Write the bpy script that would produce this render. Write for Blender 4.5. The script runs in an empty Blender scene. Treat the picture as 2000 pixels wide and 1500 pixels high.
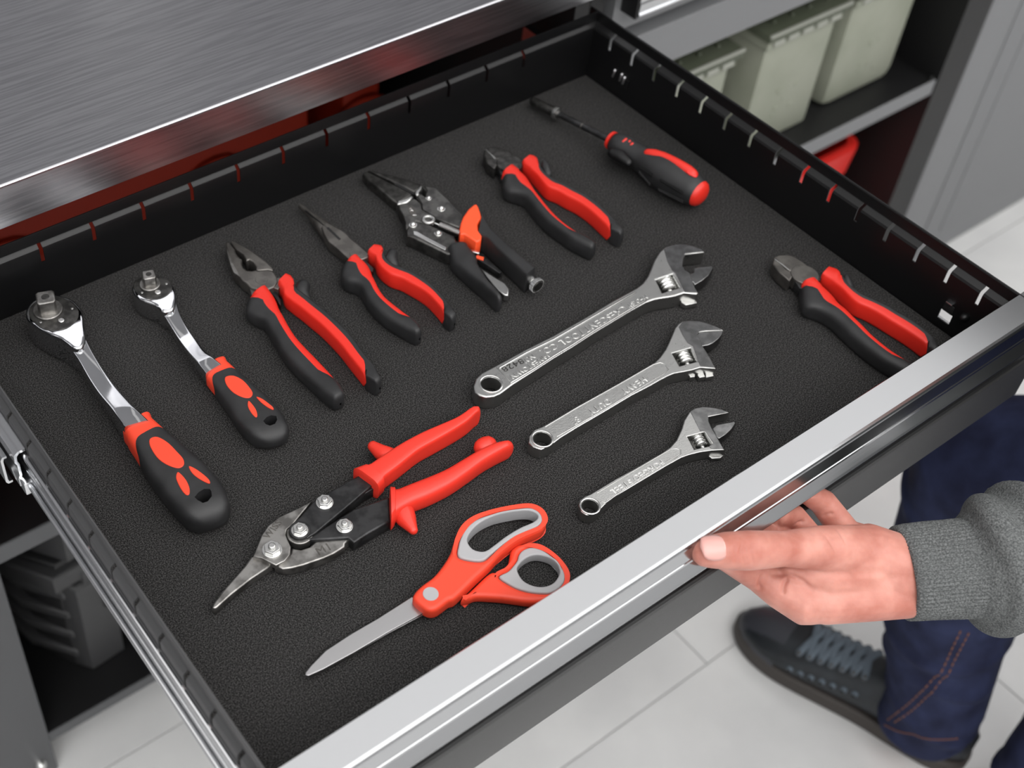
import bpy, bmesh, math, random
from mathutils import Vector, Matrix
random.seed(7)
scn = bpy.context.scene
COL = scn.collection
PI = math.pi

# ------------------------------------------------------------------ camera
CR = ((0.8097, -0.5859, 0.0345), (-0.3960, -0.5888, -0.7046), (0.4331, 0.5568, -0.7088))
_x = Vector(CR[0]).normalized(); _z = Vector(CR[2]); _z = (_z - _x * _z.dot(_x)).normalized(); _y = _z.cross(_x)
CAMP = Vector((-0.8387, -0.7748, 0.7540))
FPX, CX, CY = 2577.24, 752.95, 645.45
cd = bpy.data.cameras.new('camera'); cam = bpy.data.objects.new('camera', cd); COL.objects.link(cam)
cd.sensor_width = 36.0; cd.lens = FPX * 36.0 / 2000.0
cd.shift_x = (1000 - CX) / 2000.0; cd.shift_y = (CY - 750) / 2000.0
cd.clip_start = 0.02; cd.clip_end = 50
cd.dof.use_dof = True; cd.dof.focus_distance = 0.95; cd.dof.aperture_fstop = 6.3
m = Matrix((( _x[0], -_y[0], -_z[0], CAMP[0]), (_x[1], -_y[1], -_z[1], CAMP[1]), (_x[2], -_y[2], -_z[2], CAMP[2]), (0, 0, 0, 1)))
cam.matrix_world = m
scn.camera = cam

# ------------------------------------------------------------------ light
w = bpy.data.worlds.new('world'); scn.world = w; w.use_nodes = True
w.node_tree.nodes['Background'].inputs[0].default_value = (0.80, 0.83, 0.88, 1)
w.node_tree.nodes['Background'].inputs[1].default_value = 0.30

def area(name, loc, target, sx, sy, power, col=(1, 1, 1)):
    l = bpy.data.lights.new(name, 'AREA'); l.shape = 'RECTANGLE'; l.size = sx; l.size_y = sy; l.energy = power; l.color = col
    o = bpy.data.objects.new(name, l); COL.objects.link(o); o.location = loc
    d = Vector(target) - Vector(loc); o.rotation_euler = d.to_track_quat('-Z', 'Y').to_euler(); return o
area('ceiling_softbox', (-0.3, -0.30, 1.935), (-0.3, -0.30, 0.0), 4.6, 1.8, 31, (1, 0.99, 0.98))
area('ceiling_softbox_rear', (-0.3, -2.0, 1.935), (-0.3, -2.0, 0.0), 4.6, 1.6, 70, (1, 0.99, 0.98))
area('window_light', (-2.6, -1.9, 1.2), (-0.2, -0.3, 0.0), 1.6, 1.4, 16, (0.97, 0.98, 1))  # added fill from the front left, with no window behind it
area('rear_light', (1.6, -2.3, 1.7), (0.1, -0.4, -0.3), 1.6, 1.2, 13, (0.97, 0.98, 1))

scn.view_settings.view_transform = 'Standard'; scn.view_settings.look = 'None'
scn.view_settings.gamma = 1; scn.view_settings.exposure = 0.0; scn.view_settings.use_curve_mapping = False

# ------------------------------------------------------------------ projection helpers: photo pixel -> point at a known height
def ray(px, py):
    return _x * ((px - CX) / FPX) + _y * ((py - CY) / FPX) + _z
def at(px, py, h=0.0):
    d = ray(px, py); return CAMP + d * ((h - CAMP[2]) / d[2])
def aty(px, py, y):
    d = ray(px, py); return CAMP + d * ((y - CAMP[1]) / d[1])
def atx(px, py, x):
    d = ray(px, py); return CAMP + d * ((x - CAMP[0]) / d[0])
def cp(x0, y0, s, txt):
    out = []
    for t in txt.split():
        a, b = t.split(','); out.append((x0 + float(a) / s, y0 + float(b) / s))
    return out
def A(pts, h):
    return [at(p[0], p[1], h) for p in pts]

# ------------------------------------------------------------------ materials
def lin(c):
    c = c / 255.0
    return c / 12.92 if c <= 0.04045 else ((c + 0.055) / 1.055) ** 2.4
def rgb(r, g, b):
    return (lin(r), lin(g), lin(b), 1)
def mat(name, col, rough=0.5, metal=0.0, bump=0, bscale=300, col2=None, cscale=None, detail=3, rvar=0, aniso=0, stretch=None, spec=None, sss=0, coat=0, ramp=(0.4, 0.6), bdist=0.001):
    m = bpy.data.materials.new(name); m.use_nodes = True
    nt = m.node_tree; b = nt.nodes['Principled BSDF']
    b.inputs['Base Color'].default_value = col; b.inputs['Roughness'].default_value = rough; b.inputs['Metallic'].default_value = metal
    if spec is not None: b.inputs['Specular IOR Level'].default_value = spec
    if aniso: b.inputs['Anisotropic'].default_value = aniso
    if coat: b.inputs['Coat Weight'].default_value = coat; b.inputs['Coat Roughness'].default_value = 0.15
    if sss:
        b.inputs['Subsurface Weight'].default_value = sss; b.inputs['Subsurface Radius'].default_value = (0.006, 0.002, 0.001); b.inputs['Subsurface Scale'].default_value = 1.0
    tc = nt.nodes.new('ShaderNodeTexCoord'); src = tc.outputs['Object']
    if stretch:
        mp = nt.nodes.new('ShaderNodeMapping'); mp.inputs['Scale'].default_value = stretch; nt.links.new(src, mp.inputs['Vector']); src = mp.outputs['Vector']
    def noise(sc, det):
        n = nt.nodes.new('ShaderNodeTexNoise'); n.inputs['Scale'].default_value = sc; n.inputs['Detail'].default_value = det; nt.links.new(src, n.inputs['Vector']); return n
    if bump:
        n = noise(bscale, detail); bp = nt.nodes.new('ShaderNodeBump'); bp.inputs['Strength'].default_value = bump; bp.inputs['Distance'].default_value = bdist
        nt.links.new(n.outputs['Fac'], bp.inputs['Height']); nt.links.new(bp.outputs['Normal'], b.inputs['Normal'])
    if col2 is not None:
        n = noise(cscale or 100, detail); cr = nt.nodes.new('ShaderNodeValToRGB')
        cr.color_ramp.elements[0].position = ramp[0]; cr.color_ramp.elements[1].position = ramp[1]
        cr.color_ramp.elements[0].color = col; cr.color_ramp.elements[1].color = col2
        nt.links.new(n.outputs['Fac'], cr.inputs['Fac']); nt.links.new(cr.outputs['Color'], b.inputs['Base Color'])
    if rvar:
        n = noise((cscale or 60), detail); mr = nt.nodes.new('ShaderNodeMapRange')
        mr.inputs['To Min'].default_value = rough - rvar; mr.inputs['To Max'].default_value = rough + rvar
        nt.links.new(n.outputs['Fac'], mr.inputs['Value']); nt.links.new(mr.outputs['Result'], b.inputs['Roughness'])
    return m
def emis(name, col, st):
    m = bpy.data.materials.new(name); m.use_nodes = True; nt = m.node_tree; b = nt.nodes['Principled BSDF']
    b.inputs['Base Color'].default_value = (0.8, 0.8, 0.8, 1); b.inputs['Emission Color'].default_value = col; b.inputs['Emission Strength'].default_value = st
    return m
M = {}
M['foam'] = mat('foam', rgb(24, 23, 23), 0.95, bump=0.5, bscale=1500, col2=rgb(98, 97, 96), cscale=1100, ramp=(0.42, 0.90), detail=4, spec=0.1, bdist=0.0005)
M['black_powder'] = mat('black_powder', rgb(14, 14, 15), 0.38, bump=0.35, bscale=1600, spec=0.4, bdist=0.0003)
M['black_panel'] = mat('black_panel', rgb(19, 19, 20), 0.5, bump=0.3, bscale=1500, bdist=0.0003)
M['face_black'] = mat('face_black', rgb(46, 46, 46), 0.38, bump=0.5, bscale=1500, bdist=0.0003)
M['grey_powder'] = mat('grey_powder', rgb(128, 129, 131), 0.5, bump=0.2, bscale=1500, bdist=0.0003)
M['grey_dark'] = mat('grey_dark', rgb(84, 85, 87), 0.5, bump=0.2, bscale=1500, bdist=0.0003)
M['steel_top'] = mat('steel_top', rgb(178, 178, 182), 0.32, 1.0, bump=0.2, bscale=800, stretch=(0.035, 1, 1), rvar=0.08, cscale=500, col2=rgb(200, 200, 203), aniso=0.6, bdist=0.0003)
M['alu'] = mat('alu', rgb(180, 181, 183), 0.16, 1.0, bump=0.05, bscale=600, stretch=(0.03, 1, 1), bdist=0.0002)
M['alu_polished'] = mat('alu_polished', rgb(205, 206, 208), 0.09, 1.0)
M['zinc'] = mat('zinc', rgb(208, 209, 211), 0.22, 1.0, rvar=0.06, cscale=40)
M['chrome'] = mat('chrome', rgb(205, 206, 208), 0.05, 1.0)
M['satin'] = mat('satin', rgb(192, 192, 190), 0.3, 1.0, bump=0.25, bscale=900, rvar=0.07, cscale=300, bdist=0.0003)
M['satin_bright'] = mat('satin_bright', rgb(222, 222, 220), 0.26, 1.0)
M['gunmetal'] = mat('gunmetal', rgb(98, 95, 92), 0.40, 0.85, bump=0.25, bscale=900, col2=rgb(116, 113, 109), cscale=90, bdist=0.0003)
M['gunmetal_dark'] = mat('gunmetal_dark', rgb(62, 61, 60), 0.36, 0.85, bump=0.2, bscale=700, col2=rgb(88, 87, 85), cscale=150, bdist=0.0003)
M['gunmetal_body'] = mat('gunmetal_body', rgb(78, 77, 76), 0.33, 0.9, bump=0.2, bscale=700, col2=rgb(104, 103, 101), cscale=120, bdist=0.0003)
M['old_steel'] = mat('old_steel', rgb(120, 118, 115), 0.35, 0.95, bump=0.15, bscale=500, col2=rgb(165, 163, 160), cscale=90, rvar=0.08, bdist=0.0003)
M['black_steel'] = mat('black_steel', rgb(40, 40, 41), 0.36, 0.6, bump=0.15, bscale=500, col2=rgb(58, 58, 59), cscale=120, bdist=0.0003)
M['polished'] = mat('polished', rgb(124, 124, 124), 0.24, 1.0, bump=0.08, bscale=300, col2=rgb(146, 146, 146), cscale=120, bdist=0.0003)  # polished steel with a dark reflection put into its colour
M['blade'] = mat('blade', rgb(178, 177, 178), 0.3, 1.0, rvar=0.06, cscale=100, bump=0.08, bscale=400, bdist=0.0002)
M['rubber'] = mat('rubber', rgb(33, 33, 34), 0.5, bump=0.15, bscale=1200, col2=rgb(40, 40, 41), cscale=60, spec=0.45, bdist=0.0003)
M['black_hole'] = mat('black_hole', rgb(10, 10, 10), 0.7)
M['red'] = mat('red', rgb(214, 44, 32), 0.4, bump=0.06, bscale=900, spec=0.5, bdist=0.0003)
M['red_orange'] = mat('red_orange', rgb(230, 70, 46), 0.45, bump=0.06, bscale=900, spec=0.4, bdist=0.0003)
M['red_dip'] = mat('red_dip', rgb(222, 54, 40), 0.36, bump=0.12, bscale=500, spec=0.5, bdist=0.0003)
M['orange'] = mat('orange', rgb(247, 84, 44), 0.4)
M['grey_plastic'] = mat('grey_plastic', rgb(164, 163, 165), 0.5, bump=0.08, bscale=900, bdist=0.0003)
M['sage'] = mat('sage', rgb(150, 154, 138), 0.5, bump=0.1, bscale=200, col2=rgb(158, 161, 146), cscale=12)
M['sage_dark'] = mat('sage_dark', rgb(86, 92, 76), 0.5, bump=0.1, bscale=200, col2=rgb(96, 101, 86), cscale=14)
M['sage_metal'] = mat('sage_metal', rgb(168, 170, 160), 0.4, 0.2)
M['red_bin'] = mat('red_bin', rgb(226, 46, 38), 0.4)
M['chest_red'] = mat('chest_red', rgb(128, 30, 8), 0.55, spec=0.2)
M['drawer_outer'] = mat('drawer_outer', rgb(66, 66, 67), 0.42, bump=0.3, bscale=1600, bdist=0.0003)  # left wall coat, lightened: the floor's grazing reflection is put into the colour
M['case_grey'] = mat('case_grey', rgb(66, 66, 67), 0.5)
M['case_dark'] = mat('case_dark', rgb(36, 36, 37), 0.55)
M['concrete'] = mat('concrete', rgb(210, 210, 210), 0.6, bump=0.05, bscale=60, col2=rgb(226, 226, 225), cscale=5, ramp=(0.35, 0.65), detail=6)
M['grout'] = mat('grout', rgb(196, 196, 196), 0.8)
M['wall'] = mat('wall', rgb(200, 200, 200), 0.8)
M['wall_dark'] = mat('wall_dark', rgb(122, 122, 125), 0.6)
M['wall_strip'] = mat('wall_strip', rgb(190, 190, 190), 0.5)
M['wall_gap'] = mat('wall_gap', rgb(60, 60, 62), 0.6)  # dark strip colour for reflections, no opening in the wall
M['ceiling'] = mat('ceiling', rgb(190, 190, 190), 0.8)
M['skin'] = mat('skin', rgb(172, 106, 92), 0.5, bump=0.35, bscale=420, col2=rgb(202, 142, 128), cscale=38, ramp=(0.35, 0.65), detail=4, sss=0.25, spec=0.4, bdist=0.0004)
M['nail'] = mat('nail', rgb(208, 156, 148), 0.32)
M['lunula'] = mat('lunula', rgb(222, 196, 190), 0.4)
M['wool'] = mat('wool', rgb(74, 76, 76), 0.95, bump=0.9, bscale=700, col2=rgb(116, 118, 118), cscale=850, ramp=(0.36, 0.68), spec=0.1, bdist=0.001)
M['denim'] = mat('denim', rgb(30, 33, 54), 0.85, bump=0.5, bscale=700, col2=rgb(46, 52, 80), cscale=26, ramp=(0.35, 0.7), spec=0.15, detail=6, bdist=0.0006)
M['thread'] = mat('thread', rgb(128, 84, 62), 0.8)
M['shoe'] = mat('shoe', rgb(26, 30, 34), 0.5, bump=0.2, bscale=300, col2=rgb(36, 41, 46), cscale=30)
M['shoe_toe'] = mat('shoe_toe', rgb(56, 57, 63), 0.4)
M['sole'] = mat('sole', rgb(60, 55, 52), 0.6, bump=0.1, bscale=200)
M['lace'] = mat('lace', rgb(92, 102, 112), 0.85)
M['hair'] = mat('hair', rgb(44, 32, 26), 0.6, bump=0.6, bscale=200, stretch=(1, 1, 0.1))
M['eye'] = mat('eye', rgb(235, 235, 232), 0.15)
M['dark'] = mat('dark', rgb(16, 16, 17), 0.6)
M['white_lamp'] = emis('white_lamp', (1, 0.98, 0.95, 1), 3.6)

# ------------------------------------------------------------------ object helpers
WL = {}
def link_mesh(name, me, material, parent=None, smooth=True, angle=35):
    if smooth:
        me.shade_smooth()
        try: me.set_sharp_from_angle(angle=math.radians(angle))
        except Exception: pass
    o = bpy.data.objects.new(name, me)
    if material is not None:
        me.materials.clear(); me.materials.append(material)
    COL.objects.link(o)
    if parent is not None:
        o.parent = parent
        me.transform(Matrix.Translation(-WL[parent.name]))
        WL[o.name] = WL[parent.name].copy()
    else:
        WL[o.name] = Vector((0, 0, 0))
    return o
def thing(name, label, cat, loc=(0, 0, 0), group=None):
    o = bpy.data.objects.new(name, None); COL.objects.link(o); o.location = loc; o.empty_display_size = 0.02
    o['label'] = label; o['category'] = cat
    if group: o['group'] = group
    WL[o.name] = Vector(loc); return o
def tag(o, label, cat, group=None):
    o['label'] = label; o['category'] = cat
    if group: o['group'] = group
    return o
def struct(o):
    o['kind'] = 'structure'; return o
def from_bm(name, bm, material, parent=None, smooth=True, angle=35):
    bmesh.ops.remove_doubles(bm, verts=bm.verts, dist=1e-6)
    bmesh.ops.recalc_face_normals(bm, faces=bm.faces)
    me = bpy.data.meshes.new(name); bm.to_mesh(me); bm.free()
    return link_mesh(name, me, material, parent, smooth, angle)
def bm_box(bm, lo, hi, bev=0.0):
    vs = [bm.verts.new((x, y, z)) for x in (lo[0], hi[0]) for y in (lo[1], hi[1]) for z in (lo[2], hi[2])]
    idx = [(0, 1, 3, 2), (4, 6, 7, 5), (0, 4, 5, 1), (2, 3, 7, 6), (0, 2, 6, 4), (1, 5, 7, 3)]
    fs = [bm.faces.new([vs[i] for i in f]) for f in idx]
    if bev > 0:
        es = list({e for f in fs for e in f.edges})
        bmesh.ops.bevel(bm, geom=es, offset=bev, segments=2, profile=0.6, affect='EDGES')
def box(name, lo, hi, material, parent=None, bev=0.0):
    bm = bmesh.new(); bm_box(bm, lo, hi, bev); return from_bm(name, bm, material, parent)
def rings_bm(bm, rings, cap0=True, cap1=True, closed=True):
    vr = [[bm.verts.new(p) for p in r] for r in rings]
    n = len(vr[0])
    for a, b in zip(vr, vr[1:]):
        for i in range(n if closed else n - 1):
            j = (i + 1) % n
            try: bm.faces.new((a[i], a[j], b[j], b[i]))
            except ValueError: pass
    if closed:
        for ok, r in ((cap0, vr[0]), (cap1, vr[-1])):
            if ok:
                c = bm.verts.new(sum((v.co for v in r), Vector()) / n)
                for i in range(n): bm.faces.new((r[i], r[(i + 1) % n], c))
def frame_path(pts):
    out = []
    for i, p in enumerate(pts):
        d = (pts[min(i + 1, len(pts) - 1)] - pts[max(i - 1, 0)]); out.append(d.normalized())
    return out
def tube_bm(bm, pts, radii, n=12, flat=1.0, cap=True, up=Vector((0, 0, 1))):
    pts = [Vector(p) for p in pts]; ds = frame_path(pts)
    if not hasattr(radii, '__len__'): radii = [radii] * len(pts)
    P, Rr, D = list(pts), list(radii), list(ds)
    if cap:
        r0, r1 = radii[0], radii[-1]
        pre = [(pts[0] - ds[0] * r0 * math.sin(a), r0 * max(math.cos(a), 0.02), ds[0]) for a in (PI / 2, PI / 3, PI / 6)]
        post = [(pts[-1] + ds[-1] * r1 * math.sin(a), r1 * max(math.cos(a), 0.02), ds[-1]) for a in (PI / 6, PI / 3, PI / 2)]
        P = [a[0] for a in pre] + P + [a[0] for a in post]; Rr = [a[1] for a in pre] + Rr + [a[1] for a in post]; D = [a[2] for a in pre] + D + [a[2] for a in post]
    rings = []; s_prev = None
    for p, r, d in zip(P, Rr, D):
        u = up if abs(d.dot(up)) < 0.95 else Vector((1, 0, 0))
        s = d.cross(u).normalized()
        if s_prev is not None and s.dot(s_prev) < 0: s = -s
        if s_prev is not None and abs(d.dot(up)) >= 0.95: s = (s_prev - d * s_prev.dot(d)).normalized()
        s_prev = s; t = s.cross(d)
        rings.append([p + s * (r * math.cos(2 * PI * k / n)) + t * (r * flat * math.sin(2 * PI * k / n)) for k in range(n)])
    rings_bm(bm, rings)
def tube(name, pts, radii, material, parent=None, n=12, flat=1.0, cap=True):
    bm = bmesh.new(); tube_bm(bm, pts, radii, n, flat, cap); return from_bm(name, bm, material, parent, angle=50)
def catmull(pts, k=6, closed=False):
    pts = [Vector(p) for p in pts]; n = len(pts); out = []
    rng = range(n) if closed else range(n - 1)
    for i in rng:
        p0 = pts[(i - 1) % n] if closed or i > 0 else pts[0] * 2 - pts[1]
        p1, p2 = pts[i], pts[(i + 1) % n]
        p3 = pts[(i + 2) % n] if closed or i + 2 < n else pts[-1] * 2 - pts[-2]
        for j in range(k):
            t = j / k
            out.append(0.5 * ((2 * p1) + (p2 - p0) * t + (2 * p0 - 5 * p1 + 4 * p2 - p3) * t * t + (3 * p1 - p0 - 3 * p2 + p3) * t ** 3))
    if not closed: out.append(pts[-1])
    return out
def resample(pts, K, smooth=True):
    P = catmull(pts, 8) if smooth else [Vector(p) for p in pts]
    L = [0.0]
    for a, b in zip(P, P[1:]): L.append(L[-1] + (b - a).length)
    out = []; j = 0
    for i in range(K):
        s = L[-1] * i / (K - 1)
        while j < len(P) - 2 and L[j + 1] < s: j += 1
        t = 0 if L[j + 1] == L[j] else (s - L[j]) / (L[j + 1] - L[j])
        out.append(P[j].lerp(P[j + 1], min(max(t, 0), 1)))
    return out
def poly_area(q):
    return sum(a[0] * b[1] - b[0] * a[1] for a, b in zip(q, q[1:] + q[:1])) / 2
def plate(name, outer, z0, z1, material, parent=None, bev=0.0008, holes=(), smooth=False, hsmooth=True, seg=2):
    """solid plate with rounded edges from a plan outline (list of Vectors) between two heights"""
    th = (z1 - z0) / 2; bev = min(bev, th * 0.95); loops = []
    for i, (l, s) in enumerate([(outer, smooth)] + [(h, hsmooth) for h in holes]):
        q = [Vector((p_[0], p_[1], 0)) for p_ in l]
        if s: q = catmull(q, 5, True)
        if (poly_area(q) < 0) == (i == 0): q.reverse()
        loops.append(q)
    want = sum(poly_area(q) for q in loops)
    for tr in (1.0, 0.6, 0.35, 0.18, 0.05):
        bv = bev * tr
        cu = bpy.data.curves.new('tmp', 'CURVE'); cu.dimensions = '2D'; cu.fill_mode = 'BOTH'
        cu.extrude = th - bv; cu.bevel_depth = bv; cu.bevel_resolution = seg; cu.offset = -bv
        for q in loops:
            sp = cu.splines.new('POLY'); sp.points.add(len(q) - 1)
            for k, p_ in enumerate(q): sp.points[k].co = (p_[0], p_[1], 0, 1)
            sp.use_cyclic_u = True
        o = bpy.data.objects.new('tmp', cu); COL.objects.link(o)
        dg = bpy.context.evaluated_depsgraph_get(); dg.update()
        me = bpy.data.meshes.new_from_object(o.evaluated_get(dg))
        bpy.data.objects.remove(o); bpy.data.curves.remove(cu)
        got = sum(f.area for f in me.polygons if f.normal[2] > 0.999 and f.center[2] > 0)
        per = sum((a_ - b_).length for q in loops for a_, b_ in zip(q, q[1:] + q[:1]))
        if got > want - per * bv * 1.25 - want * 0.02 and got < want * 1.03: break
    else: print('PLATE FILL', name, got, want)
    if tr < 1: print('plate', name, 'bevel', tr)
    me.name = name; me.transform(Matrix.Translation((0, 0, (z0 + z1) / 2)))
    return link_mesh(name, me, material, parent)
def disc_pts(c, r, n=24, sx=1.0, ang=0.0):
    return [Vector((c[0] + r * sx * math.cos(t) * math.cos(ang) - r * math.sin(t) * math.sin(ang), c[1] + r * sx * math.cos(t) * math.sin(ang) + r * math.sin(t) * math.cos(ang), 0)) for t in (2 * PI * k / n for k in range(n))]
def extr(name, prof, axis, lo, hi, material, parent=None, smooth=True, angle=30):
    """extrude a closed profile of (other, z) along x or y"""
    bm = bmesh.new()
    def P(a, z, t): return (t, a, z) if axis == 'x' else (a, t, z)
    r = [[bm.verts.new(P(a, z, t)) for a, z in prof] for t in (lo, hi)]
    n = len(prof)
    for i in range(n): bm.faces.new((r[0][i], r[0][(i + 1) % n], r[1][(i + 1) % n], r[1][i]))
    bm.faces.new(r[0]); bm.faces.new(r[1][::-1])
    return from_bm(name, bm, material, parent, smooth, angle)
def edge_rings(inner, outer, z0, z1, p, K, circ=False, smooth=True):
    """cross-sections of a lying tool handle, from the two silhouettes seen by the camera"""
    zc0, zc1 = z0, z1
    I = resample([at(a[0], a[1], (z0 + z1) / 2) for a in inner], K, smooth)
    O = resample([at(a[0], a[1], (z0 + z1) / 2) for a in outer], K, smooth)
    c = (z1 - z0) / 2; zc = (z0 + z1) / 2; q = p / (p - 1); out = []
    for a, b in zip(I, O):
        ctr = (a + b) / 2; n = (a - b); W = n.length / 2; n.normalize()
        v = ctr - CAMP; cot = abs(v.dot(n)) / abs(v[2])
        if circ:
            r = W / math.sqrt(1 + cot * cot); out.append((ctr, n, r, r))
        else:
            wq = W ** q - (c * cot) ** q
            aa = wq ** (1 / q) if wq > 0 else 0
            out.append((ctr, n, max(aa, (0.95 - 2.5 * min(len(out) / (K - 1), 0.2)) * W), c))
    return out
def superpt(ctr, n, a, c, p, th, ea=0.0):
    co, si = math.cos(th), math.sin(th)
    x = math.copysign(abs(co) ** (2 / p), co); z = math.copysign(abs(si) ** (2 / p), si)
    return Vector((ctr[0], ctr[1], ctr[2])) + n * ((a + ea) * x) + Vector((0, 0, (c + ea) * z))
def interp(tab, t):
    if t <= tab[0][0]: return tab[0][1]
    for (a, u), (b, v) in zip(tab, tab[1:]):
        if t <= b: return u + (v - u) * (t - a) / (b - a)
    return tab[-1][1]
def round_ends(secs, e0, e1):
    """add shrinking end sections (rounded tips)"""
    out = list(secs)
    def tip(s0, s1, e):
        d = (s1[0] - s0[0]); d[2] = 0; d.normalize()
        return [(s1[0] + d * (e * math.sin(x)), s1[1], s1[2] * max(math.cos(x), 0.05), s1[3] * max(math.cos(x), 0.05)) for x in (0.4, 0.8, 1.1, 1.3, 1.45, 1.56)]
    if e1: out = out + tip(out[-2], out[-1], e1)
    if e0: out = tip(secs[1], secs[0], e0)[::-1] + out
    return out
def grip(parent, inner, outer, z0, z1, split, m_in, m_out, p=3.0, K=34, e0=0.001, e1=0.006, names=('grip', 'overmould'), lift=0.0007, extra=None):
    secs = edge_rings(inner, outer, z0, z1, p, K); n0 = 6 if e0 else 0
    secs = round_ends(secs, e0, e1); bi, bo = bmesh.new(), bmesh.new(); NI = 14
    ri, ro = [], []
    for i, (ctr, n, a, c) in enumerate(secs):
        t = min(max((i - n0) / (K - 1), 0), 1); s = interp(split, t)
        th = math.acos(math.copysign(min(abs(s), 1) ** (p / 2), s))
        ri.append([superpt(ctr, n, a, c, p, -th + 2 * th * k / NI) for k in range(NI + 1)])
        ro.append([superpt(ctr, n, a, c, p, th + (2 * PI - 2 * th) * k / NI, lift * min(1, math.sin(PI * k / NI) * 4) if 0 < k < NI else 0) for k in range(NI + 1)])
    for bm, rr in ((bi, ri), (bo, ro)): rings_bm(bm, rr, closed=False)
    if extra: tube_bm(bo, extra[0], extra[1], 12)
    for bm in (bi, bo):
        bmesh.ops.remove_doubles(bm, verts=bm.verts, dist=2e-5)
        bmesh.ops.dissolve_degenerate(bm, edges=bm.edges, dist=1e-6)
    a = from_bm(names[0], bi, m_in, parent, angle=50); b = from_bm(names[1], bo, m_out, parent, angle=50)
    return a, b
def loft(name, secs, p, material, parent=None, N=28, e0=0, e1=0):
    secs = round_ends(secs, e0, e1); bm = bmesh.new()
    rings_bm(bm, [[superpt(c, n, a, cc, p, 2 * PI * k / N) for k in range(N)] for c, n, a, cc in secs])
    return from_bm(name, bm, material, parent, angle=45)
def cut(o, cutter_bm):
    me = bpy.data.meshes.new('cut'); bmesh.ops.recalc_face_normals(cutter_bm, faces=cutter_bm.faces); cutter_bm.to_mesh(me); cutter_bm.free(); me.transform(Matrix.Translation(-WL[o.name]))
    c = bpy.data.objects.new('cut', me); COL.objects.link(c)
    if o.parent: c.matrix_world = Matrix.Translation(WL[o.name])
    else: pass
    md = o.modifiers.new('b', 'BOOLEAN'); md.operation = 'DIFFERENCE'; md.object = c; md.solver = 'EXACT'
    bpy.context.view_layer.update()
    dg = bpy.context.evaluated_depsgraph_get(); dg.update()
    new = bpy.data.meshes.new_from_object(o.evaluated_get(dg)); o.modifiers.clear(); o.data = new
    bpy.data.objects.remove(c)
    new.shade_smooth(); new.set_sharp_from_angle(angle=math.radians(45))
def letters(name, text, start, xdir, size, z, h, material, parent, sx=1.0):
    cu = bpy.data.curves.new('t', 'FONT'); cu.body = text; cu.size = size; cu.extrude = h / 2; cu.align_x = 'LEFT'; cu.align_y = 'CENTER'; cu.resolution_u = 3; cu.space_character = 1.08
    o = bpy.data.objects.new('t', cu); COL.objects.link(o)
    dg = bpy.context.evaluated_depsgraph_get(); dg.update(); me = bpy.data.meshes.new_from_object(o.evaluated_get(dg)); bpy.data.objects.remove(o)
    x = Vector((xdir[0], xdir[1], 0)).normalized(); y = Vector((-x[1], x[0], 0))
    me.transform(Matrix(((x[0] * sx, y[0], 0, start[0]), (x[1] * sx, y[1], 0, start[1]), (0, 0, 1, z), (0, 0, 0, 1))))
    return link_mesh(name, me, material, parent, smooth=False)
def hexbolt(parent, c, r, z, name='bolt', r2=None, m=None):
    m = m or M['satin_bright']; ang = random.random()
    o = plate(name, [Vector((c[0] + r * math.cos(ang + k * PI / 3), c[1] + r * math.sin(ang + k * PI / 3), 0)) for k in range(6)], z, z + r * 0.62, m, parent, 0.0004)
    plate('bolt_end', disc_pts(c, r * 0.46, 16), z + r * 0.6, z + r * 0.95, m, o, r * 0.16)
    plate('washer', disc_pts(c, r * 1.2, 24), z - 0.0004, z + 0.0006, m, o, 0.0003)
    return o

# ------------------------------------------------------------------ setting
ZF, YF = -0.80, 0.053
fl = struct(box('floor', (-3.0, -3.0, ZF - 0.06), (3.4, 0.70, ZF - 0.004), M['grout']))
TX, TY = 0.976, 0.3255
def tile_mesh():
    bm = bmesh.new(); bm_box(bm, (-TX / 2 + 0.0009, -TY / 2 + 0.0009, -0.003), (TX / 2 - 0.0009, TY / 2 - 0.0009, 0.004), 0.0008)
    me = bpy.data.meshes.new('tile'); bmesh.ops.recalc_face_normals(bm, faces=bm.faces); bm.to_mesh(me); bm.free(); return me
tm = tile_mesh(); tm.materials.append(M['concrete'])
for i in range(-5, 6):
    for j in range(-8, 3):
        cx = 0.100 + (i + 0.5) * TX + (0.0 if j % 2 else (0.306 if j < -1 else 0.62)); cy = 0.020 + (j + 0.5) * TY
        if cx < -3 or cx > 3.3 or cy > 0.62: continue
        t = bpy.data.objects.new('tile', tm); COL.objects.link(t); t.parent = fl; t.location = (cx, cy, ZF - 0.004)
struct(box('wall_back', (-3.0, 0.70, ZF), (3.4, 0.78, 2.0), M['wall_dark']))
for k in range(7):
    xx = -2.6 + 0.8 * k
    struct(box('trim_%d' % (k + 1), (xx, 0.690, ZF), (xx + 0.05, 0.70, 1.98), M['wall_strip' if k % 2 else 'wall_gap']))  # unseen strips added so the steel reflects pale and dark streaks
struct(box('wall_left', (-3.08, -3.0, ZF), (-3.0, 0.78, 2.0), M['wall']))
struct(box('wall_right', (3.4, -3.0, ZF), (3.48, 0.78, 2.0), M['wall']))
struct(box('wall_front', (-3.0, -3.08, ZF), (3.4, -3.0, 2.0), M['wall']))
struct(box('ceiling', (-3.0, -3.0, 2.0), (3.4, 0.78, 2.08), M['ceiling']))
def lamp(label, x0, x1, y0, y1):
    t = thing('ceiling_lamp', label, 'ceiling light', ((x0 + x1) / 2, (y0 + y1) / 2, 2.0))
    box('lamp_housing', (x0 - 0.03, y0 - 0.03, 1.95), (x1 + 0.03, y1 + 0.03, 2.0), M['grey_powder'], t, 0.004)
    box('diffuser', (x0, y0, 1.944), (x1, y1, 1.951), M['white_lamp'], t)
lamp('long white ceiling light panel behind the photographer', -1.5, 0.2, -2.2, -1.8)
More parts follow.
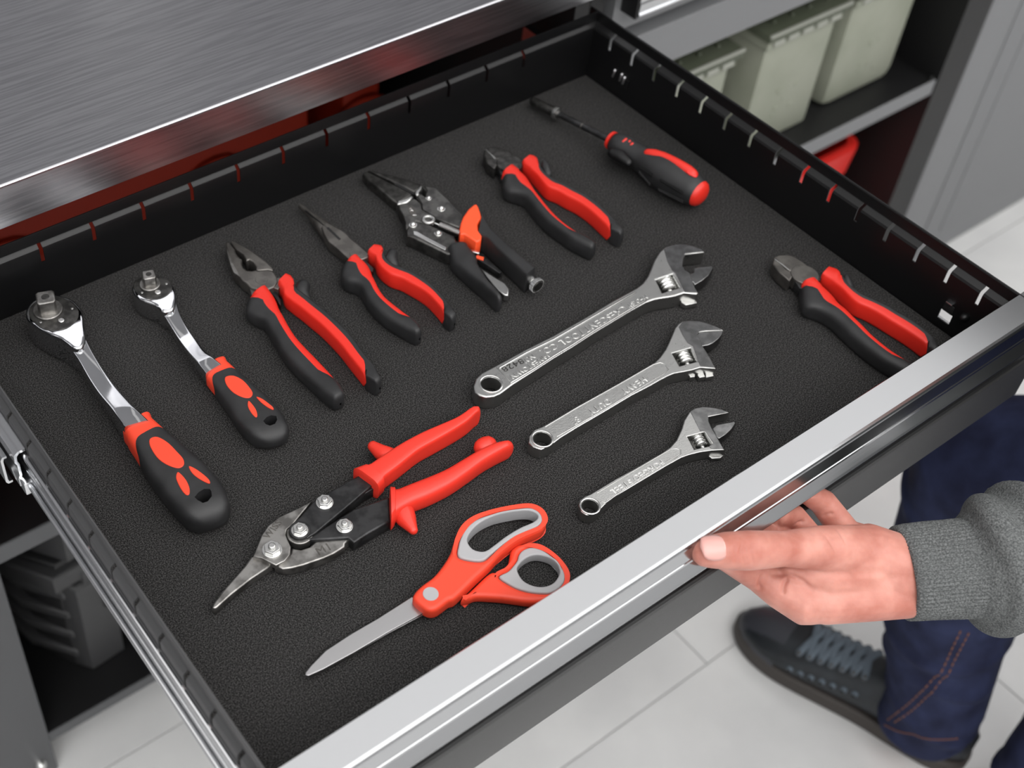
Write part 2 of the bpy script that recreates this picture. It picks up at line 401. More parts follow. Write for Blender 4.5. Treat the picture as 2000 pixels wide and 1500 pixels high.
lamp('long white ceiling light panel above the pulled-out drawer', -1.5, 0.2, -1.15, -0.75)
lamp('long white ceiling light panel above the shelf bay', 0.9, 1.9, -0.55, -0.25)

# ------------------------------------------------------------------ worktop and cabinets
t = thing('worktop', 'brushed stainless steel worktop with folded front edge above the open drawer', 'worktop', (0, 0.30, 0.09))
prof = [(0.62, 0.090), (0.62, 0.1285), (-0.0010, 0.1285), (-0.0019, 0.1281), (-0.0026, 0.1274), (-0.0028, 0.1262), (-0.0028, 0.0900), (-0.0016, 0.0900), (-0.0014, 0.1230), (0.0, 0.1255), (0.60, 0.1255), (0.60, 0.090)]
extr('steel_sheet', prof, 'x', -1.6, 1.7, M['steel_top'], t, smooth=False)
box('core_board', (-1.59, 0.03, 0.092), (1.69, 0.598, 0.1252), M['black_panel'], t)

lc = thing('cabinet', 'dark grey steel cabinet bay with open shelves under the pulled-out drawer', 'cabinet', (-0.3, 0.3, ZF))
box('side_panel', (-0.720, YF + 0.022, ZF), (-0.700, 0.60, 0.088), M['black_panel'], lc)
box('side_panel', (0.030, YF, ZF), (0.050, 0.60, 0.088), M['black_panel'], lc)
box('back_panel', (-0.700, 0.585, ZF + 0.05), (0.030, 0.60, 0.088), M['black_panel'], lc)
def shelf(parent, x0, x1, z, name='shelf', th=0.0245, mfront='grey_powder'):
    s = extr(name, [(YF + 0.002, z - th), (YF + 0.002, z), (0.583, z), (0.583, z - 0.004), (YF + 0.006, z - 0.004), (YF + 0.006, z - th)], 'x', x0, x1, M['black_panel'], parent)
    extr('shelf_edge', [(YF, z - th), (YF, z - 0.0008), (YF + 0.0008, z), (YF + 0.0025, z + 0.0003), (YF + 0.0025, z - th)], 'x', x0, x1, M[mfront], s); return s
shelf(lc, -0.6732, 0.029, -0.341, mfront='grey_dark')
shelf(lc, -0.6732, 0.029, -0.7155, 'base_shelf', 0.0165, mfront='grey_dark')
fp = box('front_post', (-1.05, YF, ZF), (-0.6735, YF + 0.02, -0.10), M['grey_dark'], lc, 0.0015)
box('upper_post', (-1.05, YF, -0.0995), (-0.697, YF + 0.02, 0.088), M['grey_dark'], lc, 0.0015)
c = aty(78, 1490, YF)
bm = bmesh.new(); tube_bm(bm, [Vector((c[0], YF + 0.002, c[2])), Vector((c[0], YF - 0.004, c[2]))], [0.0085, 0.0065], 14); from_bm('bolt_head', bm, M['satin_bright'], fp)

rc = thing('cabinet', 'grey steel cabinet bay holding sage green cans, right of the open drawer', 'cabinet', (0.45, 0.3, ZF))
box('side_panel', (0.052, YF + 0.001, ZF), (0.072, 0.60, 0.088), M['black_panel'], rc)
box('side_panel', (0.815, YF - 0.002, ZF), (0.884, 0.60, 0.088), M['black_panel'], rc)
box('back_panel', (0.072, 0.585, ZF + 0.05), (0.815, 0.60, 0.088), M['black_panel'], rc)
shelf(rc, 0.073, 0.8135, -0.341)
shelf(rc, 0.073, 0.814, -0.7155, 'base_shelf', 0.0165)
cr = extr('cross_rail', [(YF, -0.0845), (YF, -0.0318), (YF + 0.0012, -0.030), (YF + 0.022, -0.0295), (YF + 0.022, -0.0845)], 'x', 0.072, 0.815, M['grey_powder'], rc)
bm = bmesh.new(); tube_bm(bm, [Vector((0.808, YF + 0.006, -0.3405)), Vector((0.808, YF + 0.006, -0.338))], 0.004, 10); from_bm('shelf_clip', bm, M['black_powder'], rc)

rd = thing('closed_drawer', 'closed grey drawer front with pale bar handle above the green cans', 'drawer', (0.45, YF, 0.0))
extr('drawer_front', [(YF - 0.002, -0.0085), (YF - 0.0005, -0.0102), (YF + 0.016, -0.0102), (YF + 0.016, 0.085), (YF - 0.002, 0.085)], 'x', 0.0855, 0.813, M['grey_powder'], rd)
box('drawer_box', (0.10, YF + 0.016, -0.002), (0.80, 0.56, 0.06), M['black_panel'], rd)
hd = extr('bar_handle', [(YF - 0.0035, 0.018), (YF - 0.014, 0.0165), (YF - 0.026, 0.019), (YF - 0.027, 0.022), (YF - 0.0255, 0.024), (YF - 0.0262, 0.034), (YF - 0.025, 0.036), (YF - 0.0255, 0.048), (YF - 0.0035, 0.050)], 'x', 0.098, 0.80, M['alu_polished'], rd, angle=20)
box('handle_end', (0.0945, YF - 0.0245, 0.0165), (0.098, YF - 0.002, 0.0505), M['black_panel'], hd, 0.001)

lk = thing('locker', 'grey steel locker with full height door right of the shelf bay', 'cabinet', (1.35, 0.3, ZF))
box('locker_body', (0.886, YF + 0.021, ZF + 0.002), (1.86, 0.60, 0.088), M['grey_powder'], lk)
box('door_frame', (0.8865, YF, ZF + 0.002), (0.9745, YF + 0.020, 0.088), M['grey_powder'], lk, 0.002)
box('door_gap', (0.9746, YF + 0.010, ZF + 0.03), (0.9784, YF + 0.0208, 0.086), M['dark'], lk)  # dark strip set into the seam, standing in for its shade
d = box('door', (0.9785, YF, ZF + 0.030), (1.86, YF + 0.019, 0.086), M['grey_powder'], lk, 0.003)
box('door_panel', (1.03, YF - 0.0015, ZF + 0.06), (1.82, YF + 0.002, 0.07), M['grey_powder'], d, 0.0014)
box('plinth', (0.9785, YF + 0.002, ZF + 0.001), (1.86, YF + 0.02, ZF + 0.0285), M['grey_powder'], lk, 0.001)

# ------------------------------------------------------------------ the open drawer
ZR = 0.0685
dr = thing('open_drawer', 'black steel drawer pulled fully open with slotted walls and a silver full width handle', 'drawer', (-0.33, -0.22, -0.02))
XL, XR = -0.6755, 0.003
LOW = [(0.0, -0.012), (0.0, 0.0415), (0.0012, 0.0415), (0.0012, -0.012)]
MID = [(0.0, 0.0415), (0.0, 0.0530), (0.0010, 0.0550), (0.0050, 0.0572), (0.0058, 0.0580), (0.0070, 0.0574), (0.0055, 0.0558), (0.0018, 0.0540), (0.0012, 0.0525), (0.0012, 0.0415)]
UP = [(0.0058, 0.0580), (0.0060, 0.0590), (0.0060, ZR - 0.001), (0.0065, ZR), (0.0079, ZR), (0.0084, ZR - 0.0006), (0.0084, ZR - 0.010), (0.0078, ZR - 0.010), (0.0078, ZR - 0.0018), (0.0073, ZR - 0.0022), (0.0073, 0.0585), (0.0070, 0.0574)]
def slotted(name, base, sgn, axis, lo, hi, slots, gap=0.0016, low_parts=None, patches=(), ks=1.0, material=None):
    bm = bmesh.new()
    def ex(prof, a0, a1):
        q = [(base + sgn * u * ks, z) for u, z in prof]
        r = [[bm.verts.new((t, a, z) if axis == 'x' else (a, t, z)) for a, z in q] for t in (a0, a1)]
        n = len(q)
        for i in range(n): bm.faces.new((r[0][i], r[0][(i + 1) % n], r[1][(i + 1) % n], r[1][i]))
        bm.faces.new(r[0]); bm.faces.new(r[1][::-1])
    for a0, a1 in low_parts or [(lo, hi)]: ex(LOW, a0, a1)
    for z0_, z1_, a0, a1 in patches: ex([(0.0, z0_), (0.0, z1_), (0.0012, z1_), (0.0012, z0_)], a0, a1)
    ex(UP, lo, hi)
    cuts = [lo] + sum([[s - gap, s + gap] for s in sorted(slots)], []) + [hi]
    for a0, a1 in zip(cuts[::2], cuts[1::2]): ex(MID, a0, a1)
    return from_bm(name, bm, material or M['black_powder'], dr, angle=25)
ys = [-0.0255 - 0.0306 * k for k in range(15)]
slotted('side_wall', XR, 1, 'y', -0.486, 0.0135, ys, low_parts=[(-0.486, -0.4410), (-0.4298, 0.0135)], patches=[(-0.012, 0.0082, -0.4410, -0.4298), (0.0182, 0.0415, -0.4410, -0.4298)])
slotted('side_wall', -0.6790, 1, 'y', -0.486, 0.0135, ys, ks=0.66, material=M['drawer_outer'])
xs = [-0.0861 - 0.0452 * k for k in range(13)]
slotted('back_wall', -0.0010, 1, 'x', -0.678, 0.0105, xs, ks=0.66)
box('drawer_bottom', (-0.6795, -0.486, -0.0125), (0.0045, 0.0045, -0.0112), M['black_powder'], dr)
# front: sheet behind the handle, recess, lower face
fpn = extr('drawer_front', [(-0.4800, 0.0640), (-0.4800, -0.0345), (-0.4835, -0.0355), (-0.5030, -0.0355), (-0.5048, -0.0340), (-0.5050, 0.0125), (-0.5046, 0.0142), (-0.5034, 0.0152), (-0.5000, 0.0155), (-0.4900, 0.0155), (-0.4860, 0.0155), (-0.4860, 0.0640)], 'x', -0.690, 0.030, M['face_black'], dr)
extr('finger_recess', [(-0.5032, 0.0154), (-0.5020, 0.0166), (-0.4960, 0.0172), (-0.4905, 0.0200), (-0.4882, 0.0260), (-0.4880, 0.0636), (-0.4862, 0.0636), (-0.4862, 0.0156)], 'x', -0.689, 0.029, M['black_panel'], dr)  # recess sheet darker than the face: shade under the handle is coloured in
hp = [(-0.4778, 0.0640), (-0.4778, 0.0680), (-0.4783, 0.0685), (-0.4985, 0.0681), (-0.5003, 0.0674), (-0.5009, 0.0664), (-0.5002, 0.0656), (-0.5006, 0.0650), (-0.5012, 0.0644), (-0.5040, 0.0560), (-0.5040, 0.0553), (-0.5046, 0.0550), (-0.5050, 0.0535), (-0.5100, 0.0478), (-0.5110, 0.0466), (-0.5110, 0.0458), (-0.5100, 0.0452), (-0.5036, 0.0520), (-0.4985, 0.0640)]
extr('handle_profile', hp, 'x', -0.692, 0.032, M['alu'], dr, smooth=False)
for nm, x0 in (('handle_end', -0.6945), ('handle_end', 0.0321)):
    box(nm, (x0, -0.503, 0.046), (x0 + 0.0024, -0.479, 0.068), M['black_panel'], dr, 0.0008)
# slide on the left, with its middle member still in the cabinet
def rail(name, x, lo, hi, z0, z1, dx, parent):
    q = [(x, z0), (x - dx * 0.55, z0), (x - dx, z0 + 0.003), (x - dx, z0 + 0.009), (x - dx * 0.5, z0 + 0.011), (x - dx * 0.45, z0 + 0.014), (x - dx * 0.45, z1 - 0.014), (x - dx * 0.5, z1 - 0.011), (x - dx, z1 - 0.009), (x - dx, z1 - 0.003), (x - dx * 0.55, z1), (x, z1)]
    return extr(name, q, 'y', lo, hi, M['zinc'], parent, angle=40)
for sx, base in ((1, -0.6792), (-1, 0.0052)):
    b = base
    if sx == 1:
        bm = bmesh.new()
        tube_bm(bm, [Vector((-0.6815, -0.479, 0.0440)), Vector((-0.6815, 0.10, 0.0440))], 0.0019, 12)
        tube_bm(bm, [Vector((-0.6842, -0.479, 0.0190)), Vector((-0.6842, 0.10, 0.0190))], 0.0019, 12)
        tube_bm(bm, [Vector((-0.6822, -0.479, 0.0300)), Vector((-0.6822, 0.10, 0.0300))], 0.0010, 8)
        bm_box(bm, (-0.6822, -0.479, 0.019), (-0.6792, 0.10, 0.044))
        from_bm('drawer_slide', bm, M['zinc'], dr, angle=50)
        q = [(-0.6792, 0.0475), (-0.6792, 0.0495), (-0.6850, 0.0498), (-0.6882, 0.0475), (-0.6888, 0.040), (-0.6876, 0.037), (-0.6876, 0.026), (-0.6890, 0.023), (-0.6890, 0.015), (-0.6860, 0.0120), (-0.6800, 0.0120), (-0.6800, 0.0140), (-0.6850, 0.0142), (-0.6868, 0.0165), (-0.6868, 0.0220), (-0.6858, 0.0255), (-0.6858, 0.0375), (-0.6868, 0.0405), (-0.6864, 0.0455), (-0.6845, 0.0475)]
        r2 = extr('slide_member', q, 'y', -0.176, 0.40, M['zinc'], dr, angle=40)
        box('slide_stop', (-0.6885, -0.184, 0.012), (-0.6800, -0.174, 0.0235), M['zinc'], r2, 0.0015)
        q2 = [(-0.6892, 0.030), (-0.6892, 0.032), (-0.6925, 0.032), (-0.6940, 0.0295), (-0.6940, 0.006), (-0.6925, 0.0035), (-0.6892, 0.0035), (-0.6892, 0.0055), (-0.6915, 0.0055), (-0.6922, 0.008), (-0.6922, 0.0275), (-0.6915, 0.030)]
        extr('slide_member', q2, 'y', -0.160, 0.40, M['zinc'], dr, angle=40)
    else:
        extr('drawer_slide', [(0.0052, -0.034), (0.0052, 0.002), (0.0135, 0.002), (0.0135, -0.003), (0.0075, -0.003), (0.0075, -0.029), (0.0135, -0.029), (0.0135, -0.034)], 'y', -0.478, 0.10, M['zinc'], dr)
# punched tabs and screw seen on the right wall near the front and the back
box('tab_lip', (0.0005, -0.4378, 0.0276), (0.0031, -0.4318, 0.0292), M['zinc'], dr, 0.0004)
bm = bmesh.new(); tube_bm(bm, [Vector((0.0032, -0.4506, 0.0255)), Vector((0.0012, -0.4506, 0.0255))], 0.0036, 14, cap=True); from_bm('screw', bm, M['black_powder'], dr)
box('tab_recess', (0.0024, -0.4398, 0.0185), (0.0031, -0.4308, 0.0268), M['black_hole'], dr, 0.0002)
for yy, zz in ((-0.0380, 0.0262), (-0.0478, 0.0272), (-0.0520, 0.0258)):
    bm = bmesh.new(); tube_bm(bm, [Vector((0.0026, yy, zz)), Vector((0.0012, yy, zz - 0.006))], 0.0016, 10); from_bm('rivet', bm, M['zinc'], dr)
box('mounting_tab', (0.0018, -0.0590, 0.0150), (0.0031, -0.0500, 0.0250), M['black_powder'], dr, 0.0004)

lin_ = box('foam_liner', (-0.6778, -0.4775, -0.0108), (0.0022, -0.0012, 0.0), M['foam'])
tag(lin_, 'dark grey foam mat lining the bottom of the open drawer', 'drawer liner')

# ------------------------------------------------------------------ cans, bins and cases in the bays
def ammo_can(label, x0, x1, y0, lid, mlid=None, rad=0.006, mbody=None):
    t = thing('storage_can', label, 'metal can', ((x0 + x1) / 2, y0 + 0.10, -0.341), 'sage green metal cans on the right shelf')
    bm = bmesh.new(); bm_box(bm, (x0, y0, -0.3405), (x1, y0 + 0.21, -0.155), rad); from_bm('can_body', bm, mbody or M['sage'], t)
    o = 0.010
    box('lid_rim', (x0 - o * 0.5, y0 - o * 0.5, -0.172), (x1 + o * 0.5, y0 + 0.21 + o * 0.5, -0.153), M['sage'], t, 0.002)
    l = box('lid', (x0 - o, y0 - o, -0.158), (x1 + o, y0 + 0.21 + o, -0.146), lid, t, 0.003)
    bm = bmesh.new(); tube_bm(bm, [Vector((x0 - o + 0.002, y0 - o + 0.001, -0.1475)), Vector((x1 + o - 0.002, y0 - o + 0.001, -0.1475))], 0.0028, 8); from_bm('lid_edge', bm, M['sage_metal'], l)
    n = 5
    for k in range(n):
        xc = x0 + (x1 - x0) * (k + 0.5) / n
        box('lid_tab', (xc - 0.010, y0 - 0.0085, -0.168), (xc + 0.010, y0 - 0.003, -0.159), M['sage_metal'], t, 0.002)
        box('tab_gap', (xc + 0.012, y0 - 0.0062, -0.167), (xc + 0.016, y0 - 0.004, -0.160), M['sage_dark'], t)
    for k in range(4):
        xc = x0 + (x1 - x0) * (k + 0.5) / 4
        bm = bmesh.new(); tube_bm(bm, [Vector((xc, y0 + 0.012, -0.147)), Vector((xc, y0 + 0.012, -0.1448))], 0.0032, 10); from_bm('lid_rivet', bm, lid, l)
    # embossed plate marks on the front face
    bm = bmesh.new(); rnd = random.Random(int(x0 * 1000))
    for k in range(9):
        cx_ = (x0 + x1) / 2 + rnd.uniform(-0.03, 0.02); cz = -0.285 + rnd.uniform(-0.022, 0.03)
        bm_box(bm, (cx_, y0 - 0.0008, cz), (cx_ + rnd.uniform(0.004, 0.012), y0 + 0.001, cz + rnd.uniform(0.003, 0.008)), 0.0005)
    e = from_bm('embossing', bm, M['sage'], t); e['kind'] = 'stuff'
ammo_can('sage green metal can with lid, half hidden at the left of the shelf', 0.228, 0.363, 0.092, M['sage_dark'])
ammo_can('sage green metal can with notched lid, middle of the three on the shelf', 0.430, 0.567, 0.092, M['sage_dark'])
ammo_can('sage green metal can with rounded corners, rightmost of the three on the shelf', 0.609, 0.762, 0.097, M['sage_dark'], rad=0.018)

def open_bin(label, x0, x1, y0, y1, z0, z1, r=0.02):
    t = thing('storage_bin', label, 'bin', ((x0 + x1) / 2, (y0 + y1) / 2, z0))
    def rr(x0, x1, y0, y1, r, z):
        out = []
        for cx_, cy_, a0 in ((x1 - r, y1 - r, 0), (x0 + r, y1 - r, 1), (x0 + r, y0 + r, 2), (x1 - r, y0 + r, 3)):
            for k in range(5):
                a = (a0 + k / 4) * PI / 2; out.append(Vector((cx_ + r * math.cos(a), cy_ + r * math.sin(a), z)))
        return out
    bm = bmesh.new(); th = 0.005; s = 0.005
    R = [rr(x0 + s, x1 - s, y0 + s, y1 - s, r, z0), rr(x0, x1, y0, y1, r, z1 - 0.006), rr(x0 - 0.002, x1 + 0.002, y0 - 0.002, y1 + 0.002, r, z1 - 0.004), rr(x0 - 0.002, x1 + 0.002, y0 - 0.002, y1 + 0.002, r, z1),
         rr(x0 + th, x1 - th, y0 + th, y1 - th, r, z1), rr(x0 + s + th, x1 - s - th, y0 + s + th, y1 - s - th, r, z0 + th)]
    rings_bm(bm, R); from_bm('bin_body', bm, M['red_bin'], t)
    g = rr(x0 - 0.008, x1 + 0.008, y0 - 0.008, y1 + 0.008, r + 0.004, z1 - 0.008)
    g2 = [p + Vector((0, 0, -0.055)) for p in rr(x0 - 0.004, x1 + 0.004, y0 - 0.004, y1 + 0.004, r + 0.002, z1)]
    bm = bmesh.new(); rings_bm(bm, [rr(x0 - 0.001, x1 + 0.001, y0 - 0.001, y1 + 0.001, r, z1 - 0.001), [p + Vector((0, 0, 0.004)) for p in g], g, g2, rr(x0 - 0.001, x1 + 0.001, y0 - 0.001, y1 + 0.001, r, z1 - 0.055)], False, False)
    from_bm('bin_collar', bm, M['red_bin'], t)
open_bin('bright red open plastic bin under the shelf with green cans', 0.50, 0.757, 0.106, 0.34, -0.7153, -0.462, 0.026)

def tool_chest(label, x0, x1, y0):
    t = thing('storage_chest', label, 'storage box', ((x0 + x1) / 2, y0 + 0.12, -0.341))
    box('chest_body', (x0, y0, -0.3405), (x1, y0 + 0.26, -0.13), M['chest_red'], t, 0.008)
    l = box('chest_lid', (x0 - 0.004, y0 - 0.004, -0.129), (x1 + 0.004, y0 + 0.264, -0.10), M['chest_red'], t, 0.006)
    n = max(1, int((x1 - x0) / 0.2))
    for k in range(n):
        cx_ = x0 + (x1 - x0) * (k + 0.5) / n
        bm = bmesh.new(); pts = [Vector((cx_ + 0.04 * math.cos(a), y0 - 0.003, -0.20 + 0.03 * math.sin(a))) for a in [PI * q / 8 for q in range(9)]]; tube_bm(bm, pts, 0.004, 8); from_bm('chest_handle', bm, M['chest_red'], t)
tool_chest('wide red plastic box in the shade behind the drawer, under the worktop', -0.66, -0.146, 0.28)
tool_chest('small red plastic box in the shade behind the drawer, right of the wide one', -0.095, -0.040, 0.285)

t = thing('tool_case', 'dark grey plastic tool case with stepped fins on the lowest shelf', 'tool case', (-0.60, 0.16, -0.7153))
ox, oy = -0.5455, 0.099
def prism(name, pts, z0, z1, m_, par, bev=0.003): return plate(name, [Vector((p[0], p[1], 0)) for p in pts], z0, z1, m_, par, bev)
prism('front_column', [(-0.590, oy), (ox, oy + 0.004), (ox, 0.20), (-0.607, 0.20), (-0.603, 0.118)], -0.7150, -0.540, M['case_grey'], t, 0.006)
prism('column_cap', [(-0.578, oy + 0.002), (ox - 0.004, oy + 0.006), (ox - 0.004, 0.19), (-0.590, 0.19)], -0.545, -0.515, M['case_grey'], t, 0.006)
prism('core', [(-0.604, 0.118), (ox - 0.006, 0.12), (ox - 0.006, 0.30), (-0.64, 0.30), (-0.628, 0.16)], -0.7150, -0.50, M['case_dark'], t, 0.004)
for k in range(4):
    z = -0.690 + 0.041 * k
    prism('fin', [(-0.602, 0.113), (-0.594, 0.112), (-0.594, 0.26), (-0.664, 0.27), (-0.640, 0.16)], z, z + 0.014, M['case_grey'], t, 0.003)
prism('rim_band', [(-0.612, 0.100), (ox + 0.004, 0.106), (ox + 0.004, 0.31), (-0.672, 0.31), (-0.655, 0.165)], -0.532, -0.503, M['case_grey'], t, 0.004)
prism('rim_band', [(-0.604, 0.108), (ox, 0.112), (ox, 0.31), (-0.664, 0.31), (-0.645, 0.165)], -0.500, -0.490, M['case_dark'], t, 0.003)
prism('upper_body', [(-0.590, 0.102), (ox, 0.106), (ox, 0.30), (-0.645, 0.30), (-0.628, 0.155)], -0.490, -0.430, M['case_grey'], t, 0.006)
box('latch', (-0.560, oy - 0.003, -0.60), (-0.548, oy + 0.006, -0.55), M['case_dark'], t, 0.002)

# ------------------------------------------------------------------ hand tools lying on the foam
def base(pts, h=0.0):
    q = A(pts, h); return sum(q, Vector()) / len(q) * Vector((1, 1, 0)) if False else Vector((sum(p[0] for p in q) / len(q), sum(p[1] for p in q) / len(q), 0.0))

def pt(px, z): return at(px[0], px[1], z)

# ---- ratchets
def ratchet(label, head, shankL, shankR, hc, hr, sq, sqr, pin, dots, gin, gout, ells, hole, zt, zsq, group):
    t = thing('ratchet', label, 'ratchet', base(gin + head), group)
    hb = plate('ratchet_head', A(head, zt), 0.0008, zt, M['chrome'], t, 0.0022, smooth=True, seg=3)
    # shank: lofted bar that dips from the head towards the grip
    K = 26; Lp = resample([at(a[0], a[1], zt - 0.002) for a in shankL], K); Rp = resample([at(a[0], a[1], zt - 0.002) for a in shankR], K)
    secs = []
    for i, (a, b) in enumerate(zip(Lp, Rp)):
        u = i / (K - 1); dz = -0.0015 - 0.0045 * math.sin(PI * min(u * 1.15, 1)) 
        top = zt + dz; bot = 0.004 + 0.006 * math.sin(PI * u)
        cz = (top + bot) / 2; c_ = (a + b) / 2; n = (a - b); n[2] = 0; wd = n.length / 2; n.normalize()
        secs.append((Vector((c_[0], c_[1], cz)), n, wd, (top - bot) / 2))
    loft('shank', secs, 7, M['chrome'], t, 36)
    cvr = plate('cover_plate', hc, zt - 0.001, zt + 0.0006, M['gunmetal_dark'], hb, 0.0005)
    for d in dots: plate('cover_screw', disc_pts(at(d[0], d[1], zt), 0.0011, 12), zt, zt + 0.001, M['satin'], hb, 0.0003)
    plate('lock_pin', disc_pts(at(pin[0], pin[1], zt), 0.0026, 16), zt, zt + 0.0016, M['satin_bright'], hb, 0.0008)
    c0 = at(sq[0], sq[1], zt)
    plate('drive_collar', disc_pts(c0, sqr * 1.75, 28), zt, zt + 0.0022, M['old_steel'], hb, 0.0008)
    s = plate('drive_square', [c0 + Vector((sqr * 1.2 * math.cos(a), sqr * 1.2 * math.sin(a), 0)) for a in (x * PI / 4 + PI / 8 * (1.0 if x % 2 else 1.0) for x in range(8))] if False else [c0 + Vector((sqr * math.sqrt(2) * math.cos(a) * (0.96), sqr * math.sqrt(2) * math.sin(a) * 0.96, 0)) for a in (0.45 + k * PI / 2 + e for k in range(4) for e in (-0.14, 0.14))], zt + 0.001, zsq, M['old_steel'], hb, 0.0012)
    plate('drive_hole', disc_pts(c0, sqr * 0.48, 16), zsq - 0.001, zsq + 0.0003, M['gunmetal_dark'], hb, 0.0002)
    # grip
    zg = zt - 0.003; secs = round_ends(edge_rings(gin, gout, 0.0, zg, 3.4, 40), 0.002, 0.014)
    N = 40; n0 = 4; full = [[superpt(c, n, a, cc, 3.4, 2 * PI * k / N) for k in range(N)] for c, n, a, cc in secs]
    ca = 16; n0 = 6
    bm = bmesh.new(); rings_bm(bm, full[:ca + 8]); from_bm('collar', bm, M['red_orange'], t, angle=50)
    bm = bmesh.new()
    # rubber begins along a bowed seam
    rr = []
    for i in range(ca - 3, len(secs)):
        c, n, a, cc = secs[i]; ring = []
        for k in range(N):
            th = 2 * PI * k / N; p = superpt(c, n, a, cc, 3.4, th, 0.0008)
            if i < ca + 4:
                d = secs[min(ca + 4, len(secs) - 1)][0] - secs[ca - 3][0]
                bow = abs(math.cos(th)) ** 3 * 0.010 * (1 - (i - ca + 3) / 7.0)
                d[2] = 0; p = p + d.normalized() * bow
            ring.append(p)
        if i == ca - 3: rr.append([p.lerp(c, 0.04) for p in ring])
        rr.append(ring)
    rings_bm(bm, rr); g = from_bm('rubber_grip', bm, M['rubber'], t, angle=50)
    hq = A(hole, zg)
    cb = bmesh.new(); hq2 = catmull([hq[0] * 0.8 + hq[1] * 0.2] + hq[1:], 2, True) if False else hq
    rings_bm(cb, [[Vector((p[0], p[1], -0.01)) for p in hq2], [Vector((p[0], p[1], 0.05)) for p in hq2]])
    cut(g, cb)
    for e in ells: plate('grip_inlay', A(e, zg), zg - 0.002, zg + 0.0013, M['red_orange'], t, 0.0005, smooth=True)
    return t
B1 = lambda s: cp(40, 540, 5, s); B2 = lambda s: cp(180, 780, 5, s)
def ell_px(cx, cy, rx, ry, z, ang, n=16):
    c = at(cx, cy, z); return [Vector((c[0] + rx * math.cos(t_) * math.cos(ang) - ry * math.sin(t_) * math.sin(ang), c[1] + rx * math.cos(t_) * math.sin(ang) + ry * math.sin(t_) * math.cos(ang), 0)) for t_ in (2 * PI * k / n for k in range(n))]
ratchet('larger steel ratchet with red and black rubber grip, leftmost tool in the drawer',
    B1('620,470 612,370 595,315 555,262 490,212 420,188 335,172 250,178 170,202 100,250 60,310 48,370 75,430 130,472 195,515 290,565 385,605 450,650 520,700 600,690 630,600'),
    B1('385,603 445,650 505,720 565,800 640,930 740,1090 860,1255 950,1390 1010,1470'), B1('618,475 632,555 682,665 755,790 830,905 925,1035 1025,1155 1125,1272 1260,1400'),
    [Vector((p[0], p[1], 0)) for p in catmull(A(B1('350,195 250,205 150,250 90,310 85,380 130,450 220,515 330,535 450,510 540,440 570,360 540,290 450,225'), 0.0275), 3, True)], 0, B1('270,335')[0], 0.0066, B1('400,436')[0], B1('505,318 198,452'),
    B2('300,375 315,440 400,565 480,690 560,810 645,920 730,1030 805,1110 870,1170'), B2('585,188 740,335 860,450 980,560 1090,660 1190,770 1270,870 1318,960 1335,1020'),
    [B2('570,390 640,375 740,430 830,520 890,590 895,650 840,680 740,650 650,590 590,510 560,440'), B2('835,720 870,740 920,800 950,870 950,930 920,940 880,900 840,830 820,770'), B2('945,662 1000,680 1080,735 1140,790 1150,825 1115,820 1040,780 975,725')],
    B2('1000,960 1040,915 1095,880 1150,880 1165,905 1170,950 1130,1000 1080,1015 1030,990'), 0.0275, 0.0425, 'ratchets in the drawer')
R1 = lambda s: cp(240, 510, 4.054, s)
ratchet('smaller steel ratchet with red and black rubber grip, beside the larger one',
    R1('418,285 412,225 395,185 360,148 310,122 240,112 160,118 105,150 72,200 78,240 110,280 165,312 235,338 275,360 320,400 400,380'),
    R1('235,337 300,390 365,475 440,590 510,695 580,790 655,890'), R1('418,282 440,370 490,470 560,572 640,682 710,752 785,812'),
    [Vector((p[0], p[1], 0)) for p in catmull(A(R1('300,128 220,122 140,132 95,170 85,215 120,265 190,298 270,305 340,280 385,235 388,190 355,150'), 0.0215), 3, True)], 0, R1('215,190')[0], 0.0049, R1('278,252')[0], R1('345,184 152,254'),
    R1('637,890 645,955 705,1030 758,1095 828,1192 880,1275 945,1355 985,1390'), R1('822,798 912,885 982,962 1062,1032 1150,1110 1230,1190 1280,1262 1300,1310'),
    [R1('820,920 880,915 950,950 1005,1010 1028,1055 1005,1088 950,1085 880,1050 830,1000 808,950'), R1('995,1113 1025,1140 1055,1185 1065,1230 1050,1242 1015,1205 990,1155'), R1('1058,1082 1100,1095 1150,1130 1190,1165 1188,1180 1150,1165 1095,1125')],
    R1('1112,1270 1140,1240 1175,1225 1215,1228 1222,1260 1205,1290 1165,1305 1130,1295'), 0.0215, 0.0335, 'ratchets in the drawer')

# ---- two-tone pliers
SPL = [(0, -1), (0.035, -1), (0.11, 0.15), (0.80, 0.15), (0.90, 1), (1, 1)]
SPR = [(0, -1), (0.10, -1), (0.17, -0.25), (0.86, -0.25), (0.93, 1), (1, 1)]
def jaws_teeth(name, a, b, z, par, n=9, wdt=0.0009, m_=None):
    a, b = Vector((a[0], a[1], 0)), Vector((b[0], b[1], 0)); d = (b - a); s = Vector((-d[1], d[0], 0)).normalized()
    up = [a + d * (k / (2 * n)) + s * (wdt * (1.0 if k % 2 else 0.45)) for k in range(2 * n + 1)]; dn = [a + d * (k / (2 * n)) - s * (wdt * (0.45 if k % 2 else 1.0)) for k in range(2 * n + 1)]
    return plate(name, up + dn[::-1], z - 0.002, z, m_ or M['dark'], par, 0.00005, seg=1)

